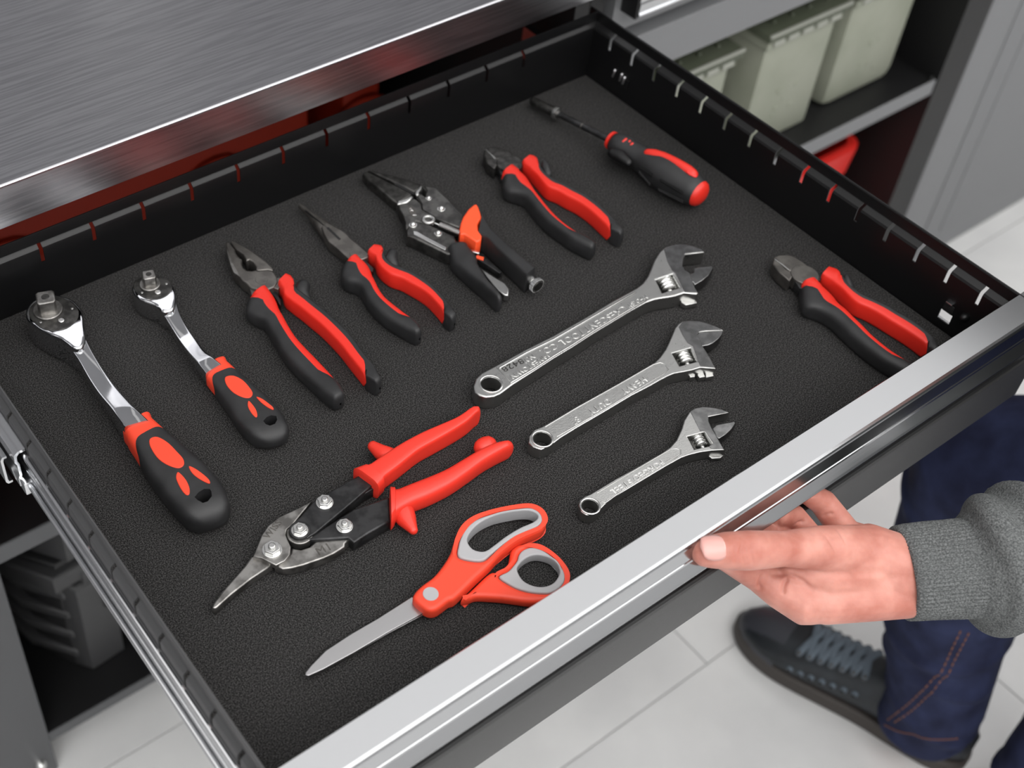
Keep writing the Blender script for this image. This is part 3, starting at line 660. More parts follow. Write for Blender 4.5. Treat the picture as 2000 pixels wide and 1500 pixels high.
# combination pliers
C1 = lambda s: cp(430, 460, 7.5, s); C2 = lambda s: cp(460, 540, 5.5567, s)
t = thing('combination_pliers', 'combination pliers with serrated flat jaws and red and black grips', 'pliers', base(C2('345,150 1215,1330')))
zt = 0.0135
jl = plate('jaw', A(C1('78,98 120,90 138,102 222,205 216,235 236,250 228,268 255,280 250,300 280,305 275,325 310,335 322,352 310,402 340,470 400,512 470,512 520,500 560,515 640,505 700,500 778,520 800,545 838,612 845,680 790,755 690,790 560,790 450,765 385,695 335,665 270,592 195,535 150,420 110,260 80,150'), zt), 0.0018, zt, M['gunmetal'], t, 0.0014)
plate('jaw', A(C1('152,95 158,66 210,80 330,140 450,210 560,290 680,380 772,470 776,512 700,494 640,500 560,508 525,498 525,455 485,385 425,348 385,368 372,330 340,268 300,240 232,195'), zt), 0.0020, zt - 0.0002, M['gunmetal'], t, 0.0012)
plate('jaw_facet', A(C1('88,190 105,200 190,420 240,500 300,620 285,600 200,540 150,425'), zt), zt - 0.003, zt + 0.0001, M['old_steel'], jl, 0.0002)
plate('pivot', disc_pts(at(*C1('605,645')[0], zt), 0.0052, 32), zt - 0.002, zt + 0.00035, M['gunmetal'], jl, 0.0003)
plate('tang', A(C1('700,690 838,612 885,610 940,662 900,720 850,790 800,770 740,760'), zt - 0.001), 0.003, zt - 0.001, M['gunmetal'], t, 0.0008)
plate('tang', A(C1('385,695 460,700 640,720 690,800 700,850 560,900 460,880 440,800'), zt - 0.002), 0.003, zt - 0.002, M['gunmetal'], t, 0.0008)
plate('spacer', A(C1('690,790 765,765 850,860 890,960 890,1040 800,900'), 0.008), 0.002, 0.008, M['black_steel'], t, 0.0008)
grip(t, C2('345,150 390,185 430,240 465,310 500,400 545,480 600,580 680,700 780,810 900,930 1010,1045 1100,1145 1165,1230 1200,1300'),
     C2('172,262 120,320 105,400 125,455 215,505 300,535 350,625 420,745 500,880 590,995 700,1112 820,1225 930,1330 1020,1395'), 0.0, 0.0175, SPL, M['red'], M['rubber'], names=('handle', 'handle_cover'), e1=0.004)
grip(t, C2('460,135 490,205 497,300 560,365 650,432 760,522 880,622 1000,742 1100,852 1190,970 1270,1070 1340,1155 1400,1210 1470,1235'),
     C2('562,33 638,62 690,165 790,232 905,330 1022,422 1122,512 1222,610 1322,722 1422,862 1510,972 1570,1050 1592,1130'), 0.0, 0.0175, SPR, M['red'], M['rubber'], p=5.5, names=('handle', 'handle_cover'), e1=0.004,
     extra=([pt(C2('750,260')[0], 0.0085), pt(C2('712,170')[0], 0.0115), pt(C2('735,105')[0], 0.0125)], [0.0058, 0.0068, 0.0058]))

# long nose pliers
N1 = lambda s: cp(570, 390, 7.5, s); N2 = lambda s: cp(650, 470, 7.144, s)
t = thing('long_nose_pliers', 'long nose pliers with tapered jaws and red and black grips', 'pliers', base(N2('350,270 1280,1300')))
zt = 0.0125
secs = edge_rings(N1('102,112 165,200 255,335 340,460 430,575 520,690'), N1('150,88 215,112 335,192 455,268 565,342 690,416'), 0.0015, zt - 0.0008, 2.4, 16)
loft('nose', [(c_, n_, a_, cc_ * (0.55 + 0.45 * min(1, k_ / 9))) for k_, (c_, n_, a_, cc_) in enumerate(secs)], 2.4, M['gunmetal'], t, 26, 0.002, 0.0)
jb = plate('jaw', A(N1('430,400 470,500 540,612 700,740 862,892 1042,872 1112,842 1132,792 1052,722 962,642 862,562 802,492 690,418 560,350 500,330'), zt), 0.0018, zt, M['gunmetal'], t, 0.0010)
jaws_teeth('jaw_gap', at(*N1('200,150')[0], zt), at(*N1('520,410')[0], zt), zt + 0.0001, jb, 1, 0.0003)
jaws_teeth('jaw_teeth', at(*N1('520,408')[0], zt), at(*N1('705,585')[0], zt), zt + 0.00012, jb, 10, 0.0016)
plate('pivot', disc_pts(at(*N1('925,790')[0], zt), 0.0046, 32), zt - 0.002, zt + 0.0003, M['gunmetal'], jb, 0.0003)
plate('tang', A(N1('860,892 1000,870 1060,870 1200,1000 1180,1060 1060,960'), 0.010), 0.002, 0.010, M['black_steel'], t, 0.0006)
grip(t, N2('350,270 425,312 500,382 545,452 580,542 622,642 682,752 762,852 862,932 972,1012 1080,1090 1160,1145 1225,1215 1265,1280'),
     N2('205,345 130,410 100,490 105,580 180,650 285,672 368,722 420,832 490,942 590,1062 700,1160 830,1250 960,1330 1070,1385'), 0.0, 0.0175, SPL, M['red'], M['rubber'], names=('handle', 'handle_cover'), e1=0.004)
grip(t, N2('485,240 565,335 568,432 612,512 732,612 880,662 1010,732 1150,812 1270,892 1380,1002 1450,1082 1510,1160 1580,1195'),
     N2('592,140 705,145 745,245 832,342 932,392 1062,442 1202,502 1322,582 1432,672 1542,792 1630,900 1705,995 1730,1060'), 0.0, 0.0175, SPR, M['red'], M['rubber'], p=5.5, names=('handle', 'handle_cover'), e1=0.004,
     extra=([pt(N2('850,355')[0], 0.0085), pt(N2('800,265')[0], 0.011), pt(N2('832,180')[0], 0.0125)], [0.0050, 0.0062, 0.0044]))

# diagonal cutters
def cutter(label, f, right, left, edge, joint, jr, tangs, gi1, go1, gi2, go2, spur, zt, head_m, group):
    t = thing('diagonal_cutters', label, 'pliers', base(gi1 + gi2), group)
    j = plate('jaw', A(f(right), zt), 0.0030, zt, M[head_m], t, 0.0012)
    plate('jaw', A(f(left), zt - 0.0006), 0.0015, zt - 0.0006, M[head_m], t, 0.0012)
    e = f(edge); a, b = at(*e[0], zt), at(*e[1], zt)
    jaws_teeth('cutting_edge', a, b, zt + 0.0002, j, 1, 0.0007, M['satin_bright'])
    plate('pivot', disc_pts(at(*f(joint)[0], zt), jr, 36), 0.003, zt + 0.0002, M[head_m], t, 0.0006)
    for g in tangs: plate('tang', A(f(g), zt - 0.0018), 0.003, zt - 0.0018, M['black_steel'], t, 0.0008)
    grip(t, gi1, go1, 0.0, 0.0175, SPL, M['red'], M['rubber'], names=('handle', 'handle_cover'), e1=0.004)
    ex = ([pt(f(s)[0], z) for s, z in zip(spur, (0.009, 0.011, 0.0125))], [0.0044, 0.0046, 0.0026])
    grip(t, gi2, go2, 0.0, 0.0175, SPR, M['red'], M['rubber'], p=5.5, names=('handle', 'handle_cover'), e1=0.004, extra=ex)
D1 = lambda s: cp(930, 270, 6, s)
cutter('diagonal cutters with red and black grips, between locking pliers and nut driver', D1, '100,120 140,105 260,100 340,130 410,170 447,213 400,225 345,212 300,236 236,242',
    '100,122 236,245 300,240 320,300 270,320 240,312 215,360 130,290 88,200', '110,128 225,242', '390,290', 0.0118, ('440,300 480,250 545,272 565,300 530,352 450,372', '240,312 330,300 440,360 330,440 290,420'),
    D1('440,365 522,400 602,462 662,542 722,632 792,722 872,822 962,922 1062,1012 1162,1090 1255,1142 1330,1180 1395,1250'), D1('292,470 278,560 275,640 330,700 430,726 522,772 592,862 672,962 762,1062 862,1142 962,1212 1070,1292 1180,1350 1290,1380'),
    D1('528,350 622,472 702,592 772,692 882,732 1002,802 1122,862 1242,942 1352,1042 1452,1130 1540,1188 1630,1215'), D1('632,265 715,282 762,372 832,452 932,512 1062,562 1192,632 1312,692 1432,782 1532,862 1612,950 1680,1032 1715,1110'),
    ('835,420', '812,340', '798,285'), 0.0140, 'gunmetal_dark', 'diagonal cutters in the drawer')
D2 = lambda s: cp(1495, 480, 5.714, s)
cutter('diagonal cutters with red and black grips, tucked against the front right corner', D2, '97,126 150,100 250,95 332,120 412,172 492,236 470,262 420,246 335,258 282,282 240,262',
    '95,130 240,268 282,286 330,310 330,345 300,350 270,395 150,290 82,200', '105,150 265,270', '440,318', 0.0118, ('540,340 560,305 605,310 640,340 600,392 560,400', '300,352 400,380 520,400 420,480 380,470'),
    D2('548,418 652,482 722,542 792,612 852,692 932,762 1022,852 1122,942 1222,1042 1332,1132 1440,1212 1600,1312 1700,1400 1770,1480'), D2('382,470 352,580 372,700 402,748 502,770 602,812 702,882 802,982 902,1082 1012,1182 1122,1272 1240,1360 1380,1442 1500,1520 1600,1580'),
    D2('605,390 722,502 822,622 932,742 1062,802 1182,872 1302,952 1432,1032 1562,1112 1680,1190 1745,1228 1835,1300'), D2('692,300 802,322 882,422 982,512 1102,582 1242,642 1382,702 1522,782 1642,852 1762,940 1852,1032 1895,1100 1905,1170'),
    ('930,470', '905,400', '905,350'), 0.0140, 'gunmetal', 'diagonal cutters in the drawer')

# ---- locking pliers
Q1 = lambda s: cp(700, 310, 7.5, s); Q2 = lambda s: cp(840, 380, 6.25, s)
t = thing('locking_pliers', 'locking pliers with long dark jaws, coil spring and black grips', 'pliers', base(Q2('215,690 1340,930')))
zt = 0.013
plate('jaw', A(Q1('60,213 130,178 300,262 540,382 780,502 775,540 680,592 570,655 480,592 300,432 150,312'), zt - 0.002), 0.001, zt - 0.002, M['gunmetal_dark'], t, 0.0016)
plate('jaw', A(Q1('138,160 260,180 520,245 760,315 925,370 900,435 820,490 690,420 540,352 300,238'), zt - 0.002), 0.002, zt - 0.002, M['gunmetal_dark'], t, 0.0016)
jaws_teeth('jaw_teeth', at(*Q1('540,368')[0], zt - 0.002), at(*Q1('815,515')[0], zt - 0.002), zt - 0.0018, t, 11, 0.0015)
plate('jaw_root', A(Q1('565,608 640,596 720,565 778,528 805,560 770,600 715,640 640,665 570,668'), zt), 0.002, zt, M['satin_bright'], t, 0.0014)
plate('jaw_root', A(Q1('820,472 870,430 905,365 938,372 930,440 890,490 895,525 850,545'), zt), 0.002, zt, M['satin_bright'], t, 0.0014)
bl = plate('lower_body', A(Q1('572,665 715,636 772,600 800,575 850,595 925,660 940,742 1100,832 1150,872 1100,960 1000,960 850,912 740,1000 700,1050 690,950 650,820 600,740'), zt), 0.0015, zt, M['gunmetal_body'], t, 0.0012)
bu = plate('upper_body', A(Q1('850,548 905,500 980,550 1000,470 940,395 1140,415 1550,820 1530,960 1480,1010 1140,872 1100,832 940,742 925,660'), zt + 0.001), 0.0015, zt + 0.001, M['gunmetal_body'], t, 0.0014)
la = plate('toggle_arm', A(Q1('700,1045 760,930 850,912 1060,972 1400,1132 1500,1300 1420,1400 1300,1392 800,1152 715,1122'), zt + 0.0005), 0.001, zt + 0.0005, M['gunmetal_body'], t, 0.0016)
plate('worn_edge', A(Q1('806,1062 860,1068 1000,1150 1290,1300 1272,1340 1000,1205 812,1108'), zt + 0.0005), zt - 0.001, zt + 0.0008, M['satin_bright'], la, 0.0003, smooth=False)
for par, s, r in ((bu, '1030,570', 0.0025), (bu, '1215,725', 0.0034), (bl, '800,960', 0.0034), (la, '1170,1085', 0.0034)):
    q = at(*Q1(s)[0], zt + 0.002); bm = bmesh.new(); tube_bm(bm, [Vector((q[0], q[1], zt - 0.001)), Vector((q[0], q[1], zt + 0.0012))], r, 16, cap=False); tube_bm(bm, [Vector((q[0], q[1], zt + 0.0010)), Vector((q[0], q[1], zt + 0.0014))], r * 0.8, 14); from_bm('rivet', bm, M['satin_bright'], par)
q = at(*Q1('1025,890')[0], zt + 0.001); bm = bmesh.new()
ring = [[Vector((q[0] + (0.0044 + 0.0016 * math.cos(b)) * math.cos(a), q[1] + (0.0044 + 0.0016 * math.cos(b)) * math.sin(a), zt + 0.0005 + 0.0016 * math.sin(b))) for b in [2 * PI * k / 10 for k in range(10)]] for a in [2 * PI * k / 28 for k in range(29)]]
rings_bm(bm, ring, False, False); from_bm('spring_eyelet', bm, M['satin'], bl)
s0, s1 = pt(Q1('1195,975')[0], 0.011), pt(Q1('1510,1105')[0], 0.011); r0 = pt(Q1('1050,915')[0], 0.012)
tube('spring_rod', [r0, s0 + (s1 - s0) * 0.05], 0.0007, M['satin_bright'], t, 8)
ax = (s1 - s0); L_ = ax.length; ax.normalize(); sd = ax.cross(Vector((0, 0, 1))).normalized(); up = sd.cross(ax)
tube('spring', [s0 + ax * (L_ * k / 240) + sd * (0.0024 * math.cos(2 * PI * k / 18)) + up * (0.0024 * math.sin(2 * PI * k / 18)) for k in range(241)], 0.00075, M['satin_bright'], t, 6)
plate('inner_frame', A(Q1('1100,930 1250,900 1480,1000 1500,1110 1400,1140 1060,975'), 0.006), 0.001, 0.006, M['dark'], t, 0.0006)
tr = plate('thumb_catch', A(Q2('360,420 375,340 402,270 470,172 535,118 568,112 592,150 637,290 600,320 580,360 590,430 632,500 622,552 590,572 560,575 480,520 420,480 370,480'), 0.021), 0.006, 0.021, M['orange'], t, 0.0016)
plate('catch_skirt', A(Q2('365,470 420,478 500,530 575,575 560,655 470,590 440,575 370,520'), 0.012), 0.002, 0.0125, M['orange'], tr, 0.001)
gsec = edge_rings(Q2('575,590 640,690 720,792 800,870 880,950 1000,1062 1085,1160'), Q2('637,290 690,382 800,482 930,602 1062,712 1202,832 1342,930'), 0.0, 0.0225, 5.0, 24, smooth=True)
loft('grip_sleeve', gsec, 5.0, M['rubber'], t, 36, 0.001, 0.0012)
d_ = (gsec[-1][0] - gsec[-3][0]).normalized(); e_ = gsec[-1][0] + Vector((0, 0, 0.001))
tube('adjusting_screw', [e_, e_ + d_ * 0.004, e_ + d_ * 0.0041, e_ + d_ * 0.0065, e_ + d_ * 0.0067, e_ + d_ * 0.0105], [0.0040, 0.0040, 0.0034, 0.0034, 0.0060, 0.0062], M['satin_bright'], t, 24, cap=False)
bm = bmesh.new(); c_ = e_ + d_ * 0.0106; tube_bm(bm, [c_, c_ + d_ * 0.0004], 0.0045, 20, cap=False); rs = from_bm('screw_face', bm, M['gunmetal_dark'], t)
for k in range(24):
    a = 2 * PI * k / 24; sd2 = d_.cross(Vector((0, 0, 1))).normalized(); up2 = sd2.cross(d_); o_ = (sd2 * math.cos(a) + up2 * math.sin(a)) * 0.0061
    if k == 0: bmk = bmesh.new()
    tube_bm(bmk, [e_ + d_ * 0.0068 + o_, e_ + d_ * 0.0102 + o_], 0.0005, 5)
kn = from_bm('knurling', bmk, M['satin_bright'], t); kn['kind'] = 'stuff'
lsec = edge_rings(Q2('200,712 230,870 330,980 450,1100 560,1200 680,1305 760,1365'), Q2('465,668 585,792 612,890 682,992 760,1100 840,1190 885,1270'), 0.0, 0.019, 3.0, 26)
loft('toggle_grip', lsec, 3.0, M['rubber'], t, 32, 0.004, 0.005)
plate('release_lever', A(Q2('600,880 640,910 800,1010 920,1080 970,1150 955,1230 905,1225 840,1180 760,1090 680,990'), 0.010), 0.003, 0.010, M['satin'], t, 0.0012)
plate('link_plate', A(Q2('470,668 540,670 605,700 600,720 540,705 470,690'), 0.0125), 0.008, 0.0125, M['satin_bright'], t, 0.0006)
plate('link_bar', A(Q2('560,720 640,760 720,800 880,940 850,960 700,860 560,780'), 0.008), 0.002, 0.008, M['black_steel'], t, 0.0006)
plate('link_bar', A(Q2('560,735 660,760 650,800 560,770'), 0.009), 0.003, 0.009, M['orange'], t, 0.0006)
# cast mark on the lower body: a small worn oval badge
plate('badge', A(Q1('725,740 745,705 790,700 815,730 850,815 840,840 800,845 760,810'), zt), zt - 0.001, zt + 0.0003, M['gunmetal'], bl, 0.0002, smooth=True)
for s in ('755,735 775,722', '765,765 790,750', '780,740 800,765', '800,825 845,825'):
    e = Q1(s); tube('badge_mark', [at(*e[0], zt + 0.0004), at(*e[1], zt + 0.0004)], 0.0004, M['satin_bright'], bl, 6)

# ---- nut driver
S1 = lambda s: cp(1030, 170, 5.405, s)
t = thing('nut_driver', 'nut driver with black shaft and black and red handle, nearest the back right corner', 'screwdriver', base(S1('80,95 1830,1130')))
hs = edge_rings(S1('842,655 872,745 962,800 1082,872 1172,942 1282,1045 1372,1115 1502,1188 1622,1240 1735,1252'), S1('942,492 1052,522 1182,602 1292,662 1422,690 1562,740 1702,830 1802,920 1882,980 1915,1040'), 0.0, 0.032, 2.0, 40, circ=True)
# straighten the axis
a0, a1 = hs[2][0], hs[-3][0]; rmax = max(s[2] for s in hs); axd = Vector((a1[0] - a0[0], a1[1] - a0[1], 0)).normalized(); zc = rmax + 0.0003
hs = [(Vector((a0[0], a0[1], zc)) + axd * ((c_ - a0).dot(axd)), n_, r_, r_) for c_, n_, r_, _ in hs]
hs[0] = (hs[0][0], hs[0][1], hs[0][2] * 0.8, hs[0][3] * 0.8)
hs = [(c_, Vector((-axd[1], axd[0], 0)), r_, r_) for c_, n_, r_, _ in hs]
hb = loft('handle', hs[1:-1], 2.0, M['rubber'], t, 36, 0.0008, 0)
bm = bmesh.new(); rings_bm(bm, [[superpt(hs[-2][0] + axd * (0.007 * math.sin(x)), hs[-2][1], hs[-2][2] * math.cos(x) * 1.005 + 1e-4, hs[-2][2] * math.cos(x) * 1.005 + 1e-4, 2, 2 * PI * k / 36) for k in range(36)] for x in (0, 0.35, 0.7, 1.05, 1.4, 1.57)]); from_bm('end_cap', bm, M['red'], t)
bm = bmesh.new(); c_ = hs[1][0]; rr_ = hs[2][2] * 0.99
rings_bm(bm, [[superpt(c_ + axd * dx, hs[1][1], r_, r_, 2, 2 * PI * k / 30) for k in range(30)] for dx, r_ in ((-0.0042, rr_ * 0.80), (-0.0040, rr_ * 0.86), (-0.0014, rr_ * 0.90), (-0.0012, rr_ * 0.8))]); from_bm('front_ring', bm, M['red'], t)
sh0 = Vector((a0[0], a0[1], zc)); e = at(*S1('80,95')[0], 0.012); Ls = abs((e - sh0).dot(axd))
tipz = 0.0075
def axp(s, dz=0): 
    f = s / Ls; return sh0 - axd * s + Vector((0, 0, (tipz - zc) * f + dz))
tube('shaft', [axp(0), axp(Ls * 0.78)], 0.0031, M['black_steel'], t, 14)
tube('shaft_mark', [axp(Ls * 0.39), axp(Ls * 0.385)], 0.0033, M['gunmetal'], t, 12)
tube('socket', [axp(Ls * 0.70), axp(Ls * 0.84), axp(Ls * 0.98)], [0.0050, 0.0049, 0.0047], M['gunmetal_dark'], t, 18)
tube('socket_ring', [axp(Ls * 0.678), axp(Ls * 0.682), axp(Ls * 0.712), axp(Ls * 0.716)], [0.0058, 0.0064, 0.0064, 0.0058], M['satin_bright'], t, 18, cap=False)
def surf(px, lift=0.0):
    p = at(px[0], px[1], zc + rmax * 0.7)
    for _ in range(3):
        s = (p - hs[0][0]).dot(axd); i = min(range(len(hs)), key=lambda k: abs((hs[k][0] - hs[0][0]).dot(axd) - s)); r = hs[i][2] + lift
        n = hs[i][1]; o = (p - hs[i][0]).dot(n); o = max(-r * 0.95, min(r * 0.95, o)); z = zc + math.sqrt(max(r * r - o * o, 0)); p = at(px[0], px[1], z)
    return p
bm = bmesh.new(); pts = [surf(p, -0.0022) for p in S1('1275,700 1340,712 1430,735 1520,775 1610,830 1690,885 1740,925')]
tube_bm(bm, pts, [0.0042, 0.0048, 0.0044, 0.0044, 0.0050, 0.0056, 0.0054], 14); from_bm('grip_inlay', bm, M['red'], t)
tube('hang_hole', [surf(p, 0.0005) for p in S1('1705,895 1765,930')], [0.0026, 0.0028], M['red_bin'], t, 12, flat=0.5)
for s in ('1012,572 1040,548', '1040,605 1080,570', '1078,622 1108,595'):
    e2 = S1(s); tube('handle_mark', [surf(e2[0], 0.0), surf(e2[1], 0.0)], 0.0012, M['red'], t, 8, flat=0.5)
bm = bmesh.new()
def gridpad(c00, c10, c01, c11, nu, nv, r):
    for i in range(nu):
        for j in range(nv):
            u, v = (i + 0.5 * (j % 2)) / nu, j / max(1, nv - 1)
            x = (c00[0] * (1 - u) + c10[0] * u) * (1 - v) + (c01[0] * (1 - u) + c11[0] * u) * v; y = (c00[1] * (1 - u) + c10[1] * u) * (1 - v) + (c01[1] * (1 - u) + c11[1] * u) * v
            p = surf((x, y), 0.0); tube_bm(bm, [p, p + Vector((0, 0, 0.0005))], r * 1.25, 5)
q = S1('1200,780 1345,885 1180,850 1320,945'); gridpad(*q, 9, 6, 0.0006)
q = S1('1420,920 1690,1040 1400,990 1640,1130'); gridpad(*q, 14, 8, 0.0006)
q = S1('1180,895 1300,1035 1175,905 1295,1045'); gridpad(*q, 14, 2, 0.0006)
q = S1('1385,1085 1650,1215 1380,1095 1640,1228'); gridpad(*q, 16, 2, 0.0007)
gp = from_bm('grip_pads', bm, M['black_powder'], t); gp['kind'] = 'stuff'
tube('thumb_rest', [surf(p, -0.0030) for p in S1('905,700 985,735 1065,800')], [0.0050, 0.0062, 0.0040], M['black_powder'], t, 14)
plate('thumb_rest', [Vector((p[0], p[1], 0)) for p in [surf(p) for p in S1('880,660 960,655 1060,700 1110,780 1090,830 960,780 885,730')]], 0.010, zc + 0.004, M['black_powder'], t, 0.001) if False else None

# ---- adjustable wrenches
def wrench(label, body, hole, slot, slotdir, jaw, zt, rack, beads, grp, text, jz, face):
    t = thing('adjustable_wrench', label, 'wrench', base(body), grp)
    hc = at(hole[0][0], hole[0][1], zt)
    hp_ = disc_pts(hc, hole[1], 32)
    b = plate('wrench_body', A(body, zt), 0.0006, zt, M['satin'], t, 0.0014, holes=[hp_, A(slot, zt)], hsmooth=False, seg=3)
    bm = bmesh.new(); r = hole[1]
    rings_bm(bm, [[Vector((hc[0] + (r + 0.0011 + 0.0009 * math.cos(q_)) * math.cos(a), hc[1] + (r + 0.0011 + 0.0009 * math.cos(q_)) * math.sin(a), zt - 0.0002 + 0.0009 * math.sin(q_))) for q_ in [2 * PI * k / 8 for k in range(8)]] for a in [2 * PI * k / 36 for k in range(37)]], False, False)
    from_bm('hole_rim', bm, M['satin_bright'], b)
    plate('polished_face', A(face, zt), zt - 0.0012, zt + 0.00025, M['polished'], b, 0.0002)
    plate('movable_jaw', A(jaw, jz), 0.0012, jz, M['polished'], t, 0.0008)
    s = A(slot, zt - 0.004); c0 = (s[0] + s[1]) / 2; c1 = (s[2] + s[3]) / 2; axw = (c1 - c0); Lw = axw.length; axw.normalize()
    rad = (s[1] - s[0]).length * 0.40; rad = min(rad, zt * 0.5); c0[2] = c1[2] = zt - rad - 0.0003; pts = []; rs_ = []; nt_ = 4
    for k in range(nt_ * 6 + 1):
        u = 0.06 + 0.86 * k / (nt_ * 6); pts.append(c0 + axw * (Lw * u)); rs_.append(rad * (0.66 + 0.34 * (0.5 - 0.5 * math.cos(2 * PI * k / 6)) ** 0.7))
    tube('worm_screw', pts, rs_, M['satin_bright'], t, 20, cap=False)
    tube('worm_pin', [c0 + axw * (Lw * 0.0), c0 + axw * (Lw * 1.28)], rad * 0.36, M['satin_bright'], t, 14)
    fl_ = plate('slot_back', A(slot, 0.004), 0.0008, 0.004, M['gunmetal_dark'], t, 0.0002)
    for rk in rack: plate('jaw_rack', A(rk[0], rk[1]), 0.0012, rk[1], M['satin'], t, 0.0006)
    for bd in beads: tube('panel_rim', [at(p[0], p[1], zt) for p in bd[0]], bd[1], M['satin'], b, 8)
    for tx in text:
        a, e = at(tx[1][0], tx[1][1], zt), at(tx[2][0], tx[2][1], zt)
        letters('stamped_lettering', tx[0], a, e - a, tx[3], zt + 0.0001, tx[4] if len(tx) > 4 else 0.0007, tx[5] if len(tx) > 5 else M['satin_bright'], b, tx[6] if len(tx) > 6 else 1.0)
    return t
H1 = lambda s: cp(1240, 460, 8.8235, s); H2 = lambda s: cp(910, 560, 5.263, s)
wrench('largest adjustable wrench with raised lettering and open jaws', H2('1500,148 1200,328 900,498 600,648 400,758 250,838 160,885 100,945 76,1025 92,1085 140,1118 210,1135 290,1128 355,1100 480,1008 700,868 900,738 1100,618 1300,488 1500,368 1700,248 1850,165')
    + H1('250,1135 330,1105 450,1080 580,1062 700,1040 850,988 960,998 1060,1010 1100,990 1050,915 1000,790 955,650 925,625 870,592 825,522 840,402 870,322 1060,300 1198,285 1155,230 1040,188 900,150 760,140 640,150 520,190 420,282 330,432 280,562 220,702 130,822 20,905'),
    (H2('258,1000')[0], 0.0075), H1('360,762 652,662 782,890 470,986'), 0, H1('820,700 960,650 1010,640 1022,562 1082,545 1335,515 1356,560 1272,690 1162,780 1032,850 1000,800 900,800'), 0.0145,
    [(H1('790,1040 880,1030 1060,1120 1075,1160 980,1180 880,1200 800,1150'), 0.006)],
    [(H2('350,835 620,680 900,545 1200,372 1480,210 1740,62'), 0.0010), (H2('465,985 700,845 900,715 1100,595 1300,465 1500,345 1700,225 1850,140'), 0.0010), (H2('315,830 465,985'), 0.0004)], 'adjustable wrenches in the drawer',
    [('MFD.BY', H2('1860,95')[0], H2('1690,185')[0], 0.0060), ('CRESCENT', H2('1640,210')[0], H2('1280,410')[0], 0.0088), ('TOOL CO.', H2('1215,455')[0], H2('880,620')[0], 0.0088), ('JAMESTOWN', H2('850,700')[0], H2('530,890')[0], 0.0064), ('N.Y.', H2('700,705')[0], H2('570,780')[0], 0.0064), ('8428', H2('590,755')[0], H2('420,835')[0], 0.0074, 0.0003, M['gunmetal_dark'], 1.3)], 0.0130,
    H1('500,235 560,195 660,165 770,152 900,162 1035,198 1148,240 1180,278 1060,290 862,312 830,400 815,520 862,598 918,632 945,655 990,795 1040,918 1080,985 960,985 860,975 830,920 700,650 640,600 560,450'))
G1 = lambda s: cp(1240, 610, 9.374, s); G2 = lambda s: cp(1020, 620, 3.75, s)
wrench('middle sized adjustable wrench with closed jaws', G2('800,428 600,540 400,650 250,738 150,798 90,822 52,868 48,918 82,950 140,968 205,940 280,882 400,808 600,692 800,572')
    + G1('100,1440 300,1335 450,1248 600,1168 720,1118 900,1086 1050,1056 1200,1010 1350,1020 1480,1030 1400,870 1320,730 1240,610 1190,482 1150,412 1180,360 1300,345 1625,330 1560,288 1460,243 1320,194 1160,154 1000,149 870,164 800,210 740,280 690,402 620,562 560,682 460,822 330,950 150,1052'),
    (G2('147,890')[0], 0.0066), G1('680,748 1020,650 1140,900 818,985'), 0, G1('1100,420 1180,368 1622,338 1602,402 1540,482 1440,560 1342,600 1240,618 1150,640'), 0.0118,
    [(G1('1150,1060 1250,1075 1290,1180 1180,1195 1150,1150'), 0.0055), (G1('1290,1080 1420,1095 1450,1165 1300,1190'), 0.0055), (G1('990,1110 1060,1085 1110,1120 1100,1180 1010,1190'), 0.0055)],
    [(G2('170,800 400,662 700,495 960,345 1010,330 1050,345 1068,380 1040,412 850,525 550,705 255,872'), 0.00055)], 'adjustable wrenches in the drawer',
    [('HEAVY', G2('905,445')[0], G2('750,535')[0], 0.0078), ('DUTY', G2('640,605')[0], G2('525,675')[0], 0.0078), ('8"', G2('415,735')[0], G2('360,770')[0], 0.0078)], 0.0112,
    G1('800,270 840,215 880,178 1000,162 1160,168 1320,206 1455,252 1545,292 1580,325 1300,335 1178,352 1140,412 1180,482 1230,612 1310,735 1390,875 1462,1018 1350,1008 1200,995 1160,900 1060,620 960,560 880,430'))
W1 = lambda s: cp(1120, 780, 6.06, s)
wrench('smallest adjustable wrench, lying nearest the drawer front', W1('60,1250 75,1190 130,1150 200,1120 300,1060 500,940 700,830 900,715 1050,630 1150,560 1220,480 1280,350 1310,250 1370,150 1430,105 1530,85 1650,95 1750,115 1845,155 1600,205 1605,260 1640,340 1700,440 1788,600 1640,605 1500,625 1380,655 1280,690 1100,790 900,910 700,1030 500,1150 380,1240 300,1325 230,1372 150,1368 90,1330'),
    (W1('197,1265')[0], 0.0058), W1('1348,440 1550,385 1640,545 1432,590'), 0, W1('1640,345 1690,300 1905,256 1925,280 1870,360 1800,420 1725,465 1690,440'), 0.0102,
    [(W1('1560,640 1640,650 1740,635 1780,665 1740,695 1640,700'), 0.004)],
    [(W1('280,1110 700,855 1150,590 1220,582 1270,605 1270,640 1230,665 800,920 380,1225 330,1210'), 0.0005), (W1('395,1190 800,945 1150,735 1230,680'), 0.0003)], 'adjustable wrenches in the drawer',
    [('FORGED', W1('1060,735')[0], W1('800,890')[0], 0.0072), ('STEEL', W1('690,965')[0], W1('470,1090')[0], 0.0072)], 0.0094,
    W1('1385,150 1440,112 1530,92 1650,102 1748,122 1825,152 1592,198 1596,262 1632,342 1690,442 1772,590 1640,592 1600,560 1660,520 1560,380 1500,380 1440,260'))

